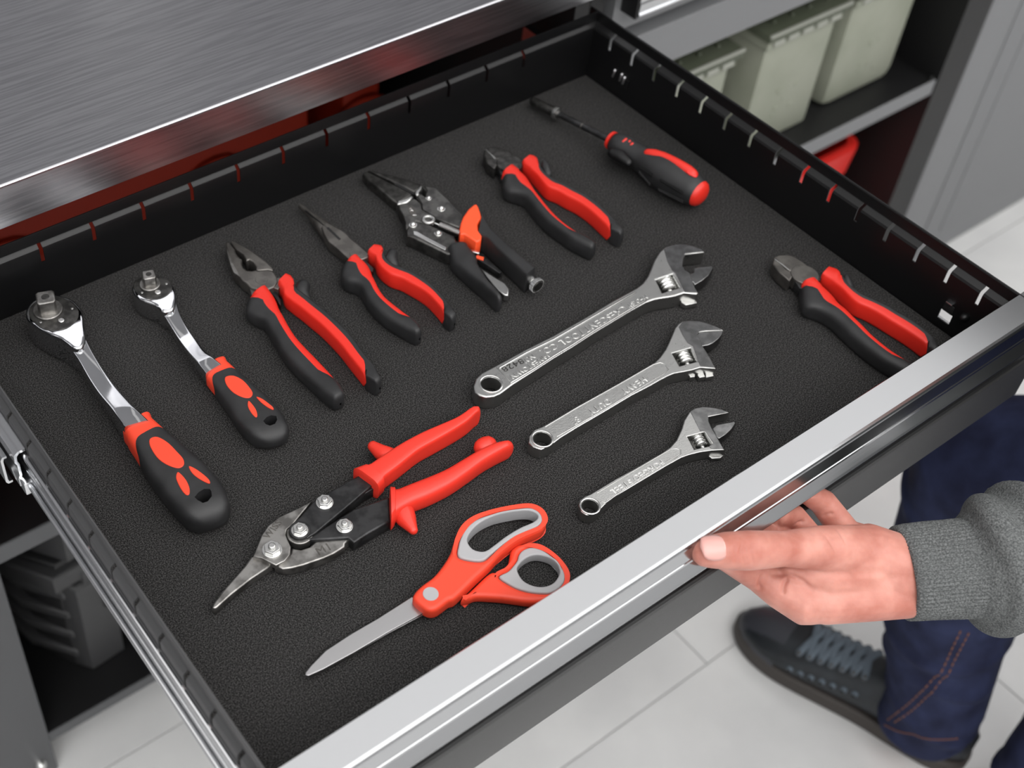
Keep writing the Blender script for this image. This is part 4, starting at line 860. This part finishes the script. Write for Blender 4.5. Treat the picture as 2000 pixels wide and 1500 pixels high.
# ---- aviation snips
V1 = lambda s: cp(400, 880, 4.6875, s); V2 = lambda s: cp(620, 780, 5, s); V3 = lambda s: cp(400, 780, 3.2258, s)
t = thing('aviation_snips', 'old steel aviation snips with bolted pivots and dipped red handles', 'snips', base(V3('425,935 1700,300')))
nose = plate('lower_blade', A(V1('425,970 520,960 610,1030 618,1048 430,1172 250,1312 110,1438 88,1445 66,1440 80,1400 150,1300 262,1172 362,1060'), 0.008), 0.001, 0.008, M['old_steel'], t, 0.0012)
lb = plate('blade_body', A(V1('640,1050 740,1000 785,940 800,890 880,905 960,880 1010,830 1150,812 1300,795 1322,822 1285,850 1282,880 1180,945 1090,985 900,1050 800,1075 715,1085'), 0.009), 0.001, 0.009, M['old_steel'], t, 0.0013)
ub = plate('upper_blade', A(V1('980,462 900,560 802,682 752,722 742,770 762,822 788,880 780,955 732,1012 652,1052 610,1032 520,985 440,970 480,872 520,772 575,690 675,607 800,550 880,512'), 0.012), 0.007, 0.012, M['old_steel'], t, 0.0009)
ua = plate('arm', A(V3('548,810 560,775 600,740 680,645 850,545 985,470 1092,492 1085,515 880,690 700,840 650,872 590,880'), 0.0125), 0.006, 0.0125, M['black_steel'], t, 0.0010)
plate('arm_flange', A(V3('1092,498 1098,545 1000,600 880,690 700,835 720,800 880,668'), 0.010), 0.001, 0.0102, M['black_steel'], t, 0.0006)
l2 = plate('arm', A(V3('640,885 760,800 935,690 1162,612 1168,700 1172,765 1040,840 940,905 900,872 780,882'), 0.0115), 0.001, 0.0115, M['black_steel'], t, 0.0016)
plate('pivot_boss', disc_pts(at(*V3('600,850')[0], 0.009), 0.0095, 30), 0.004, 0.0110, M['old_steel'], t, 0.0008)
plate('pivot_boss', disc_pts(at(*V3('598,835')[0], 0.011), 0.0076, 30), 0.006, 0.0135, M['black_steel'], t, 0.0008)
for s, r, z in (('755,650', 0.0052, 0.0125), ('598,825', 0.0050, 0.0135), ('880,800', 0.0050, 0.0115), ('424,948', 0.0058, 0.0122)):
    hexbolt(t, at(*V3(s)[0], z), r, z)
def snip_text(s, a, b, size, par, z): 
    a, b = at(*V1(a)[0], z), at(*V1(b)[0], z); letters('stamped_lettering', s, a, b - a, size, z + 0.0001, 0.0005, M['gunmetal'], par)
snip_text('WISS', '560,800', '660,680', 0.0072, ub, 0.012); snip_text('M1', '1025,935', '1120,890', 0.0086, lb, 0.009)
us = edge_rings(V2('592,905 680,850 780,782 900,692 1022,602 1152,532 1302,452 1422,382 1522,302 1560,230'), V2('358,735 480,662 562,602 722,492 852,412 1002,332 1202,242 1352,172 1482,90 1550,100'), 0.0, 0.0185, 5.0, 30)
loft('handle', us, 5.0, M['red_dip'], t, 34, 0.001, 0.003)
loft('handle_collar', [(c_, n_, a_ + 0.0014, cc_ + 0.0012) for c_, n_, a_, cc_ in us[:3]], 3.6, M['red_dip'], t, 34, 0.001, 0.001)
tube('finger_stop', [pt(p, 0.009) for p in V2('690,560 610,510 545,460')], [0.0075, 0.0058, 0.0042], M['red_dip'], t, 14)
ls = edge_rings(V2('720,1238 765,1200 932,1110 1102,1042 1302,942 1482,822 1622,722 1762,642 1860,595'), V2('710,898 762,888 902,830 1102,750 1252,682 1402,592 1552,502 1700,432 1800,408'), 0.0, 0.0185, 2.6, 30)
loft('handle', ls, 2.6, M['red_dip'], t, 34, 0.001, 0.007)
loft('handle_collar', [(c_, n_, a_ + 0.0014, cc_ + 0.0012) for c_, n_, a_, cc_ in ls[:2]], 2.8, M['red_dip'], t, 34, 0.001, 0.001)
tube('finger_stop', [pt(p, 0.007) for p in V2('830,1090 870,1170 935,1275')], [0.0085, 0.0072, 0.0034], M['red_dip'], t, 14)
tube('latch_nub', [pt(p, 0.009) for p in V2('1620,470 1660,450')], [0.0072, 0.0072], M['red_dip'], t, 14)

# ---- scissors
X1 = lambda s: cp(780, 960, 5.5556, s); X2 = lambda s: cp(580, 960, 3.5714, s)
t = thing('scissors', 'scissors with orange red handles and grey lined finger holes', 'scissors', base(X1('340,1115 1300,600')))
zb = 0.0075
plate('blade', A(X2('800,735 560,888 380,992 200,1110 100,1212 60,1262 58,1280 80,1284 180,1240 400,1120 650,972 905,835 860,760'), zb), zb - 0.0016, zb, M['blade'], t, 0.0004)
plate('blade', A(X2('800,770 560,915 380,1020 200,1140 100,1232 64,1276 80,1290 180,1246 400,1128 650,982 905,848 880,780'), zb - 0.0018), zb - 0.0034, zb - 0.0018, M['blade'], t, 0.0004)
zl = 0.0095
lo_o = X1('670,1165 780,1060 970,882 1060,862 1130,822 1180,772 1198,700 1212,632 1250,592 1300,566 1400,560 1540,592 1662,652 1762,742 1822,842 1845,930 1832,1010 1770,1090 1680,1150 1560,1185 1400,1190 1250,1170 1100,1150 850,1135 760,1160')
lo_h = X1('1085,915 1180,862 1240,800 1282,740 1300,680 1345,630 1430,602 1540,622 1682,722 1780,842 1800,930 1762,1015 1650,1090 1480,1092 1300,1052 1150,975')
lo_i = X1('1270,900 1300,830 1380,765 1480,738 1600,762 1690,822 1727,900 1720,960 1660,1042 1560,1080 1440,1070 1330,1010')
plate('handle', A(lo_o, zl), 0.0005, zl, M['red_orange'], t, 0.0032, holes=[A(lo_h, zl)], smooth=True, seg=4)
plate('finger_liner', A(lo_h, zl), 0.001, zl - 0.0002, M['grey_plastic'], t, 0.0012, holes=[A(lo_i, zl - 0.006)], smooth=True, seg=3)
zu = 0.0150
up_o = X1('150,1150 170,1082 250,1002 370,912 470,792 550,662 590,542 650,432 740,322 880,232 1050,180 1250,145 1400,135 1502,165 1572,222 1600,292 1592,352 1540,412 1420,462 1290,520 1180,600 1080,692 980,802 830,942 700,1070 600,1160 540,1180 460,1240 390,1280 310,1280 220,1225')
up_h = X1('632,662 642,590 662,512 722,392 832,302 1002,240 1202,195 1400,170 1502,200 1552,262 1552,322 1482,382 1302,460 1152,552 1002,672 905,742 785,742 662,712')
up_i = X1('730,592 762,502 862,402 1022,322 1202,280 1372,265 1462,290 1492,338 1442,390 1302,452 1152,542 1022,640 930,702 850,706 775,672')
plate('handle', A(up_o, zu), 0.0030, zu, M['red_orange'], t, 0.0034, holes=[A(up_h, zu)], smooth=True, seg=4)
plate('finger_liner', A(up_h, zu), 0.0030, zu - 0.0002, M['grey_plastic'], t, 0.0012, holes=[A(up_i, zu - 0.007)], smooth=True, seg=3)
plate('pivot_cap', disc_pts(at(*X1('340,1112')[0], zu), 0.0053, 32), zu - 0.002, zu + 0.0005, M['grey_plastic'], t, 0.0003)

# ------------------------------------------------------------------ person pulling the drawer
def remeshed(bm, voxel, smooth_it, fac=0.5, disp=None):
    bmesh.ops.recalc_face_normals(bm, faces=bm.faces)
    me = bpy.data.meshes.new('tmp'); bm.to_mesh(me); bm.free()
    o = bpy.data.objects.new('tmp', me); COL.objects.link(o)
    r = o.modifiers.new('r', 'REMESH'); r.mode = 'VOXEL'; r.voxel_size = voxel; r.adaptivity = 0
    s = o.modifiers.new('s', 'SMOOTH'); s.factor = fac; s.iterations = smooth_it
    dg = bpy.context.evaluated_depsgraph_get(); dg.update(); new = bpy.data.meshes.new_from_object(o.evaluated_get(dg)); bpy.data.objects.remove(o)
    return new
def cap(bm, pts, radii, n=18, flat=1.0): tube_bm(bm, [Vector(p) for p in pts], radii, n, flat)
def ball(bm, c, r, sc=(1, 1, 1)):
    bmesh.ops.create_icosphere(bm, subdivisions=3, radius=1.0, matrix=Matrix.Translation(Vector(c)) @ Matrix.Diagonal((r * sc[0], r * sc[1], r * sc[2], 1)))
W_ = at(1765, 1122, 0.002); EL = Vector((0.050, -0.665, 0.035))
CA, CB = at(1757, 1121, 0.002), at(1950, 1102, 0.010); fdir = (CB - CA).normalized()
# hand: joints in 3-D (palm up, fingers hooked under the handle lip, thumb closing over it)
TH = [at(1700, 1083, 0.012), at(1600, 1070, 0.034), at(1530, 1072, 0.047), at(1462, 1075, 0.0560), at(1415, 1076, 0.0585), at(1380, 1078, 0.0588)]
IX = [at(1572, 1176, -0.004), at(1524, 1150, 0.000), at(1482, 1122, 0.006), Vector((-0.329, -0.504, 0.0250)), Vector((-0.335, -0.496, 0.0360))]
MI = [at(1600, 1120, -0.006), at(1552, 1082, 0.004), at(1505, 1040, 0.018), Vector((-0.3105, -0.5030, 0.0310)), Vector((-0.3180, -0.4960, 0.0370))]
RI = [at(1640, 1085, -0.006), at(1592, 1065, 0.002), at(1548, 1010, 0.018), Vector((-0.2775, -0.5020, 0.0310)), Vector((-0.2850, -0.4960, 0.0370))]
PK = [at(1690, 1060, -0.002), at(1652, 1040, 0.004), at(1606, 980, 0.020), Vector((-0.2460, -0.5010, 0.0310)), Vector((-0.2540, -0.4960, 0.0370))]
bm = bmesh.new()
cap(bm, TH, [0.0210, 0.0150, 0.0118, 0.0131, 0.0122, 0.0102], 20)
for ch, rr in ((IX, (0.0155, 0.0140, 0.0120, 0.0095, 0.0075)), (MI, (0.0140, 0.0108, 0.0096, 0.0086, 0.0070)), (RI, (0.0135, 0.0105, 0.0096, 0.0084, 0.0068)), (PK, (0.0130, 0.0106, 0.0096, 0.0080, 0.0066))):
    cap(bm, ch, rr, 18)
for ch, r0, r1 in ((IX, 0.0235, 0.0160), (MI, 0.0225, 0.0150), (RI, 0.0215, 0.0140), (PK, 0.0190, 0.0128)):
    cap(bm, [W_ + (ch[0] - W_) * 0.05, W_.lerp(ch[0], 0.5), ch[0]], [r0, (r0 + r1) / 2 + 0.001, r1], 18)
cap(bm, [W_ + Vector((0, 0, 0.004)), at(1690, 1085, 0.014), at(1615, 1085, 0.024)], [0.0240, 0.0225, 0.0150], 20)
cap(bm, [at(1690, 1085, 0.010), at(1640, 1120, 0.010), at(1585, 1140, 0.004)], [0.020, 0.0185, 0.0150], 18)
cap(bm, [at(1770, 1165, 0.0), at(1690, 1172, 0.0), at(1610, 1180, -0.002), at(1572, 1180, -0.004)], [0.0150, 0.0148, 0.0140, 0.0125], 18)
cap(bm, [at(1690, 1120, 0.008), at(1610, 1125, 0.012), at(1545, 1120, 0.012)], [0.0190, 0.0150, 0.0090], 16)
cap(bm, [W_ - fdir * 0.01, W_ + fdir * 0.03, CB, EL], [0.0272, 0.0268, 0.029, 0.036], 22)
hand = remeshed(bm, 0.00085, 14)
# skin folds pressed into the surface
from mathutils.bvhtree import BVHTree
from mathutils.kdtree import KDTree
hbm = bmesh.new(); hbm.from_mesh(hand); hbm.normal_update(); hbv = BVHTree.FromBMesh(hbm); hbm.verts.ensure_lookup_table()
kd = KDTree(len(hbm.verts))
for v in hbm.verts: kd.insert(v.co, v.index)
kd.balance(); acc = {}
FOLDS = [([(1438, 1060), (1436, 1078), (1440, 1098)], .0011, .0006), ([(1451, 1054), (1449, 1078), (1455, 1106)], .0013, .0010), ([(1459, 1062), (1457, 1080), (1461, 1100)], .0011, .0007), ([(1468, 1058), (1466, 1076), (1473, 1106)], .0012, .0007),
    ([(1446, 1066), (1444, 1080), (1446, 1094)], .0009, .0005), ([(1490, 1122), (1484, 1138), (1483, 1152)], .0016, .0016), ([(1538, 1128), (1531, 1146), (1530, 1162)], .0016, .0016), ([(1500, 1120), (1545, 1124), (1575, 1142), (1590, 1156)], .0022, .0020),
    ([(1612, 1046), (1624, 1062), (1636, 1082)], .0014, .0008), ([(1632, 1030), (1644, 1046), (1652, 1062)], .0014, .0006), ([(1728, 1036), (1730, 1054), (1726, 1072)], .0014, .0005), ([(1553, 1024), (1562, 1020), (1572, 1019)], .0013, .0012), ([(1604, 1010), (1618, 1004), (1630, 1003)], .0013, .0009), ([(1582, 968), (1594, 966), (1602, 968)], .0013, .0010), ([(1520, 1040), (1520, 1010)], .0012, .0006)]
for line, wd, dp in FOLDS:
    dense = [Vector((a[0], a[1], 0)) for a in line]; dense = resample(dense, 26)
    hits = [hbv.ray_cast(CAMP, ray(q[0], q[1]).normalized()) for q in dense]
    mine = {}
    for k, (h, n, i, d) in enumerate(hits):
        if h is None: continue
        tp = min(1, min(k, 25 - k) / 6)
        for co, vi, dist in kd.find_range(h, wd * 2.4): mine[vi] = max(mine.get(vi, 0), tp * dp * math.exp(-(dist / wd) ** 2))
    for vi, q in mine.items(): acc[vi] = acc.get(vi, 0) + q
for vi, q in acc.items(): hbm.verts[vi].co -= hbm.verts[vi].normal * q
hbm.to_mesh(hand); hbm.free()
# the rest of the body, mostly under the clothes and outside the frame
SL, SR = Vector((0.16, -0.72, 0.32)), Vector((0.52, -0.80, 0.36)); PV = Vector((0.33, -0.80, -0.04)); NK = Vector((0.345, -0.72, 0.42)); HD = Vector((0.33, -0.66, 0.575))
LH, RH = Vector((0.26, -0.78, -0.08)), Vector((0.40, -0.80, -0.06)); LK, LA = Vector((0.222, -0.455, -0.330)), Vector((0.227, -0.536, -0.715)); RK, RA = Vector((0.31, -0.69, -0.38)), Vector((0.262, -0.678, -0.715))
RE, RW = Vector((0.62, -0.88, 0.10)), Vector((0.58, -0.72, -0.08))
bm = bmesh.new()
cap(bm, [EL, SL.lerp(EL, 0.4), SL], [0.040, 0.045, 0.055]); cap(bm, [SR, RE, RW], [0.055, 0.042, 0.028])
cap(bm, [PV, PV.lerp(NK, 0.5), NK - Vector((0, 0.03, 0.10))], [0.13, 0.13, 0.14]); cap(bm, [SL, NK - Vector((0, 0.02, 0.07)), SR], [0.06, 0.085, 0.06])
cap(bm, [NK - Vector((0, 0, 0.05)), HD - Vector((0, 0.02, 0.05))], [0.056, 0.055])
cap(bm, [LH, LK, LK.lerp(LA, 0.35), LA, LA - Vector((0, 0, 0.04))], [0.085, 0.055, 0.052, 0.036, 0.036]); cap(bm, [RH, RK, RK.lerp(RA, 0.35), RA, RA - Vector((0, 0, 0.04))], [0.085, 0.055, 0.05, 0.036, 0.036])
ball(bm, HD, 0.085, (0.88, 1.08, 1.2)); ball(bm, HD + Vector((0, 0.03, -0.055)), 0.06, (0.85, 0.9, 0.9))
cap(bm, [HD + Vector((0, 0.088, 0.0)), HD + Vector((0, 0.112, -0.032))], [0.009, 0.014], 12)
for s in (-1, 1): ball(bm, HD + Vector((0.077 * s, -0.005, -0.012)), 0.03, (0.25, 0.6, 1.0))
cap(bm, [HD + Vector((-0.02, 0.088, -0.062)), HD + Vector((0.02, 0.088, -0.062))], 0.007, 10)
for k in range(4):
    cap(bm, [RW, RW + Vector((-0.015 + 0.012 * k, 0.05, -0.05)), RW + Vector((-0.018 + 0.012 * k, 0.06, -0.11))], [0.02, 0.010, 0.008], 10)
cap(bm, [RW, RW + Vector((-0.045, 0.04, -0.06))], [0.018, 0.010], 10)
rest = remeshed(bm, 0.007, 4)
bm = bmesh.new(); bm.from_mesh(hand); bm.from_mesh(rest); bme = bpy.data.meshes.new('person'); bm.to_mesh(bme); bm.free()
person = link_mesh('person', bme, M['skin'], None, True, 180)
tag(person, 'person in grey knit sweater, dark jeans and black sneakers pulling the drawer handle', 'person')
WL['person'] = Vector((0, 0, 0))
# thumb nail
nd = (TH[5] - TH[3]).normalized(); nz = Vector((0.10, -0.35, 0.93)); nz = (nz - nd * nz.dot(nd)).normalized(); nx = nd.cross(nz)
nc = at(1384, 1078, 0.0588) + nz * 0.0
bm = bmesh.new(); rows = []
for i in range(9):
    u = -1 + 2 * i / 8; rad_ = 0.0106 - 0.0010 * max(0, u); row = []
    for j in range(9):
        v = -1 + 2 * j / 8; wv = 0.95 * math.sqrt(max(0.0, 1 - (abs(u) ** 3.2)))*v; a = wv
        row.append(nc + nd * (0.0092 * u + 0.0005) + nx * (rad_ * math.sin(a) * 1.02) + nz * (rad_ * math.cos(a) * 1.0 + 0.0013 - (0.0010 if u > 0.8 else 0)))
    rows.append(row)
rings_bm(bm, rows, closed=False)
nail = from_bm('thumb_nail', bm, M['nail'], person, angle=80)
nail.data.materials.append(M['lunula'])
for f in nail.data.polygons:
    if (f.center - (nc)).dot(nd) < -0.0062: f.material_index = 1
sm = nail.modifiers.new('s', 'SOLIDIFY'); sm.thickness = 0.0006
# clothes
bm = bmesh.new(); c0 = at(1757, 1121, 0.002); c1 = at(1950, 1102, 0.010); dxx = (c1 - c0); Lc = dxx.length; dxx.normalize(); sx_ = dxx.cross(Vector((0, 0, 1))).normalized(); ux_ = sx_.cross(dxx)
def cuff_ring(s, r, rib): 
    return [c0 + dxx * s + (sx_ * math.cos(2 * PI * k / 360) + ux_ * math.sin(2 * PI * k / 360) * 0.96) * (r + rib * (0.5 + 0.5 * math.cos(2 * PI * k / 360 * 72)) + 0.0006 * math.sin(5 * 2 * PI * k / 360 + s * 90)) for k in range(360)]
R_ = [(0.004, 0.0255, 0.0), (0.0008, 0.0275, 0.0004), (0.0, 0.0298, 0.0008), (0.0018, 0.0318, 0.0011), (0.008, 0.0325, 0.0012), (0.02, 0.0328, 0.0012), (0.035, 0.0332, 0.0012), (0.05, 0.0340, 0.0011), (0.062, 0.0352, 0.0010), (Lc, 0.0365, 0.0006), (Lc + 0.03, 0.037, 0.0)]
rings_bm(bm, [cuff_ring(*q) for q in R_], False, False); from_bm('sleeve_cuff', bm, M['wool'], person, angle=180)
bm = bmesh.new()
b0 = c1 - dxx * 0.004
ring = [[b0 + (sx_ * math.cos(a) + ux_ * math.sin(a)) * (0.041 + 0.009 * math.cos(b)) + dxx * (0.011 * math.sin(b)) + dxx * (0.004 * math.sin(2 * a + 1)) for b in [2 * PI * k / 14 for k in range(14)]] for a in [2 * PI * k / 40 for k in range(41)]]
rings_bm(bm, ring, False, False)
cap(bm, [c1 + dxx * 0.005, c1 + dxx * 0.05, EL, SL.lerp(EL, 0.5), SL], [0.0445, 0.055, 0.058, 0.062, 0.072], 24)
for k_, (s_, r_) in enumerate(((0.030, 0.052), (0.062, 0.056), (0.10, 0.059))):
    b0 = c1 + dxx * s_; ti = (0.35, -0.3, 0.25)[k_]
    rings_bm(bm, [[b0 + (sx_ * math.cos(a) + ux_ * math.sin(a)) * (r_ - 0.004 + 0.009 * math.cos(b)) + dxx * (0.008 * math.sin(b) + ti * 0.05 * math.cos(a + k_)) for b in [2 * PI * k / 12 for k in range(12)]] for a in [2 * PI * k / 40 for k in range(41)]], False, False)
cap(bm, [SR, RE, RW - (RW - RE).normalized() * 0.02], [0.07, 0.055, 0.042])
cap(bm, [PV + Vector((0, 0, 0.02)), PV.lerp(NK, 0.5), NK - Vector((0, 0.03, 0.09))], [0.155, 0.155, 0.160], 28); cap(bm, [SL, NK - Vector((0, 0.02, 0.06)), SR], [0.072, 0.105, 0.072])
swm = remeshed(bm, 0.0032, 5)
sw = link_mesh('sweater', swm, M['wool'], person, True, 180)
bm = bmesh.new()
cap(bm, [LH, LH.lerp(LK, 0.5), LK + Vector((0, 0.005, 0.01)), LK.lerp(LA, 0.3), LK.lerp(LA, 0.65), LA + Vector((0, 0.0, 0.03)), LA + Vector((0, 0, -0.030)), LA + Vector((0, 0, -0.034))], [0.110, 0.095, 0.082, 0.078, 0.066, 0.057, 0.0530, 0.012], 28)
cap(bm, [RH, RH.lerp(RK, 0.5), RK, RK.lerp(RA, 0.3), RK.lerp(RA, 0.65), RA + Vector((0, 0.0, 0.035)), RA + Vector((0, 0, -0.030)), RA + Vector((0, 0, -0.034))], [0.112, 0.096, 0.084, 0.078, 0.068, 0.060, 0.055, 0.012], 28)
cap(bm, [LH + Vector((0.02, 0, 0.02)), RH + Vector((-0.02, 0, 0.02))], 0.128, 24)
for q, d_, r_, ti in ((LA + Vector((0, 0, -0.008)), 0, 0.0525, 0.2), (LA + Vector((0, 0.004, 0.035)), 1, 0.060, -0.3), (LA.lerp(LK, 0.25), 2, 0.064, 0.35), (LA.lerp(LK, 0.42), 3, 0.068, -0.25), (LA.lerp(LK, 0.9), 4, 0.079, 0.3), (RA + Vector((0, 0, 0.02)), 1, 0.058, 0.3), (RA.lerp(RK, 0.3), 3, 0.064, -0.3)):
    rings_bm(bm, [[q + Vector((math.cos(a), math.sin(a), 0)) * (r_ - 0.004 + (0.007 + 0.002 * math.sin(3 * a + d_)) * math.cos(b)) + Vector((0, 0, 0.011 * math.sin(b) + ti * 0.06 * math.cos(a + d_ * 1.3))) for b in [2 * PI * k / 12 for k in range(12)]] for a in [2 * PI * k / 36 for k in range(37)]], False, False)
jm = remeshed(bm, 0.0042, 5)
jeans = link_mesh('jeans', jm, M['denim'], person, True, 180)
# double seam and hem stitching on the lower leg, pressed onto the cloth
bmj = bmesh.new(); bmj.from_mesh(jm); bvh = BVHTree.FromBMesh(bmj); bmj.free()
def on_cloth(p, lift=0.0006):
    h, n, i, d = bvh.find_nearest(p); return h + n * lift
def hit_cloth(px, py):
    h, n, i, d = bvh.ray_cast(CAMP, ray(px, py).normalized()); return h
def seam(name, pxs, off=0.0):
    bm = bmesh.new(); pts = [hit_cloth(*p) for p in pxs]; pts = [p for p in pts if p is not None]
    if len(pts) < 2: bm.free(); return
    pts = [on_cloth(p) for p in resample(pts, 50)]
    for a in range(0, 48, 2): tube_bm(bm, [pts[a], pts[a + 1]], 0.0008, 5)
    o = from_bm(name, bm, M['thread'], jeans); o['kind'] = 'stuff'
seam('seam_stitching', [(1876, 1232), (1860, 1265), (1842, 1305), (1810, 1340), (1770, 1378), (1728, 1410)])
seam('seam_stitching', [(1892, 1236), (1873, 1272), (1853, 1315), (1820, 1352), (1780, 1388), (1742, 1414)])
seam('hem_stitching', [(1728, 1416), (1755, 1428), (1790, 1436), (1830, 1444), (1876, 1440)])
# sneakers
def sneaker(heel, toe, label=None):
    heel, toe = Vector(heel), Vector(toe); d = (toe - heel); L = d.length; d.normalize(); s = Vector((-d[1], d[0], 0))
    z0 = ZF + 0.0006
    e = bpy.data.objects.new('sneaker', None)
    def P(u, v, z): return Vector((heel[0], heel[1], z0)) + d * (u * L) + s * v + Vector((0, 0, z))
    us = [0, .04, .12, .25, .4, .55, .68, .78, .87, .94, .98, 1.0]
    wl = [.012, .026, .034, .036, .036, .041, .046, .047, .042, .031, .018, .006]
    out = [P(u, w_, 0) for u, w_ in zip(us, wl)] + [P(u, -w_ * (1.0 if u < .5 else .92), 0) for u, w_ in list(zip(us, wl))[::-1]]
    sole = plate('sole', out, z0, z0 + 0.026, M['sole'], person, 0.004, smooth=True, seg=3)
    hts = [.070, .086, .098, .104, .098, .080, .066, .058, .052, .044, .036, .024]
    bm = bmesh.new(); rr = []
    for u, w_, h in zip(us, wl, hts):
        ring = []
        for k in range(28):
            a = 2 * PI * k / 28; x = math.copysign(abs(math.cos(a)) ** 0.8, math.cos(a)); z = math.copysign(abs(math.sin(a)) ** 0.85, math.sin(a))
            top = 0.016 + (h - 0.016) * (0.5 + 0.5 * z); nar = 1.0 - 0.28 * max(0, z) ** 2 * (1 if u < .62 else .5)
            ring.append(P(0.01 + u * 0.98, x * (w_ * 0.97) * nar, top))
        rr.append(ring)
    rings_bm(bm, rr); up = from_bm('sneaker', bm, M['shoe'], person, angle=60)
    out2 = [P(u, w_ * 1.02, 0) for u, w_ in zip(us, wl) if u > .76] + [P(u, -w_ * .94, 0) for u, w_ in list(zip(us, wl))[::-1] if u > .76]
    bm = bmesh.new(); rr = []
    for u, w_, h in [q for q in zip(us, wl, hts) if q[0] >= .78]:
        rr.append([P(0.012 + u * 0.982, math.cos(PI * k / 16) * w_ * 0.99, 0.020 + (h - 0.018) * math.sin(PI * k / 16) ** 0.8) for k in range(17)])
    rings_bm(bm, rr, closed=False); from_bm('toe_cap', bm, M['shoe_toe'], up, angle=60)
    tg = []
    for k in range(7):
        u = 0.46 + 0.042 * k; h = interp(list(zip(us, hts)), u); w_ = interp(list(zip(us, wl)), u)
        for sg in (-1, 1):
            c_ = P(u, sg * w_ * 0.60, h * 0.90 + 0.0015); bm = bmesh.new(); tube_bm(bm, [c_ - Vector((0, 0, 0.002)), c_ + Vector((0, 0, 0.001))], 0.0042, 10); from_bm('eyelet', bm, M['zinc'] if sg > 0 and False else M['case_grey'], up)
            c2 = P(u, sg * w_ * 0.90, h * 0.66); bm = bmesh.new(); tube_bm(bm, [c2 - s * sg * 0.002, c2 + s * sg * 0.0015], 0.0046, 10); from_bm('vent_eyelet', bm, M['lace'], up)
            bm = bmesh.new(); tube_bm(bm, [c2 + s * sg * 0.0045, c2 + s * sg * 0.0058], 0.0024, 8); from_bm('eyelet_hole', bm, M['dark'], up)
        if k < 6:
            u2 = u + 0.042; h2 = interp(list(zip(us, hts)), u2); w2 = interp(list(zip(us, wl)), u2)
            for sg in (-1, 1):
                a_, b_ = P(u, sg * w_ * 0.6, h * 0.9 + 0.004), P(u2, -sg * w2 * 0.6, h2 * 0.9 + 0.004); mid = (a_ + b_) / 2 + Vector((0, 0, 0.007))
                tube('lace', [a_, a_.lerp(mid, 0.5) + Vector((0, 0, 0.002)), mid, mid.lerp(b_, 0.5) + Vector((0, 0, 0.002)), b_], 0.0046, M['lace'], up, 8, flat=0.45)
    return up
sneaker((0.262, -0.597, 0), (0.176, -0.284, 0))
sneaker((0.200, -0.690, 0), (0.505, -0.735, 0))
# head details
bm = bmesh.new(); ball(bm, HD + Vector((0, -0.012, 0.018)), 0.092, (0.92, 1.05, 1.12)); 
hm = remeshed(bm, 0.006, 2); bm = bmesh.new(); bm.from_mesh(hm)
bmesh.ops.delete(bm, geom=[v for v in bm.verts if (v.co - HD)[1] > 0.055 and (v.co - HD)[2] < 0.075 or (v.co - HD)[2] < -0.06], context='VERTS')
o = from_bm('hair', bm, M['hair'], person, angle=180); o.modifiers.new('s', 'SOLIDIFY').thickness = 0.008
for s in (-1, 1):
    bm = bmesh.new(); ball(bm, HD + Vector((0.030 * s, 0.083, 0.002)), 0.011); from_bm('eye', bm, M['eye'], person, angle=180)
    bm = bmesh.new(); ball(bm, HD + Vector((0.030 * s, 0.0925, -0.001)), 0.0042); from_bm('iris', bm, M['dark'], person, angle=180)
    tube('eyebrow', [HD + Vector((0.017 * s, 0.090, 0.020)), HD + Vector((0.044 * s, 0.080, 0.020))], 0.003, M['hair'], person, 8)
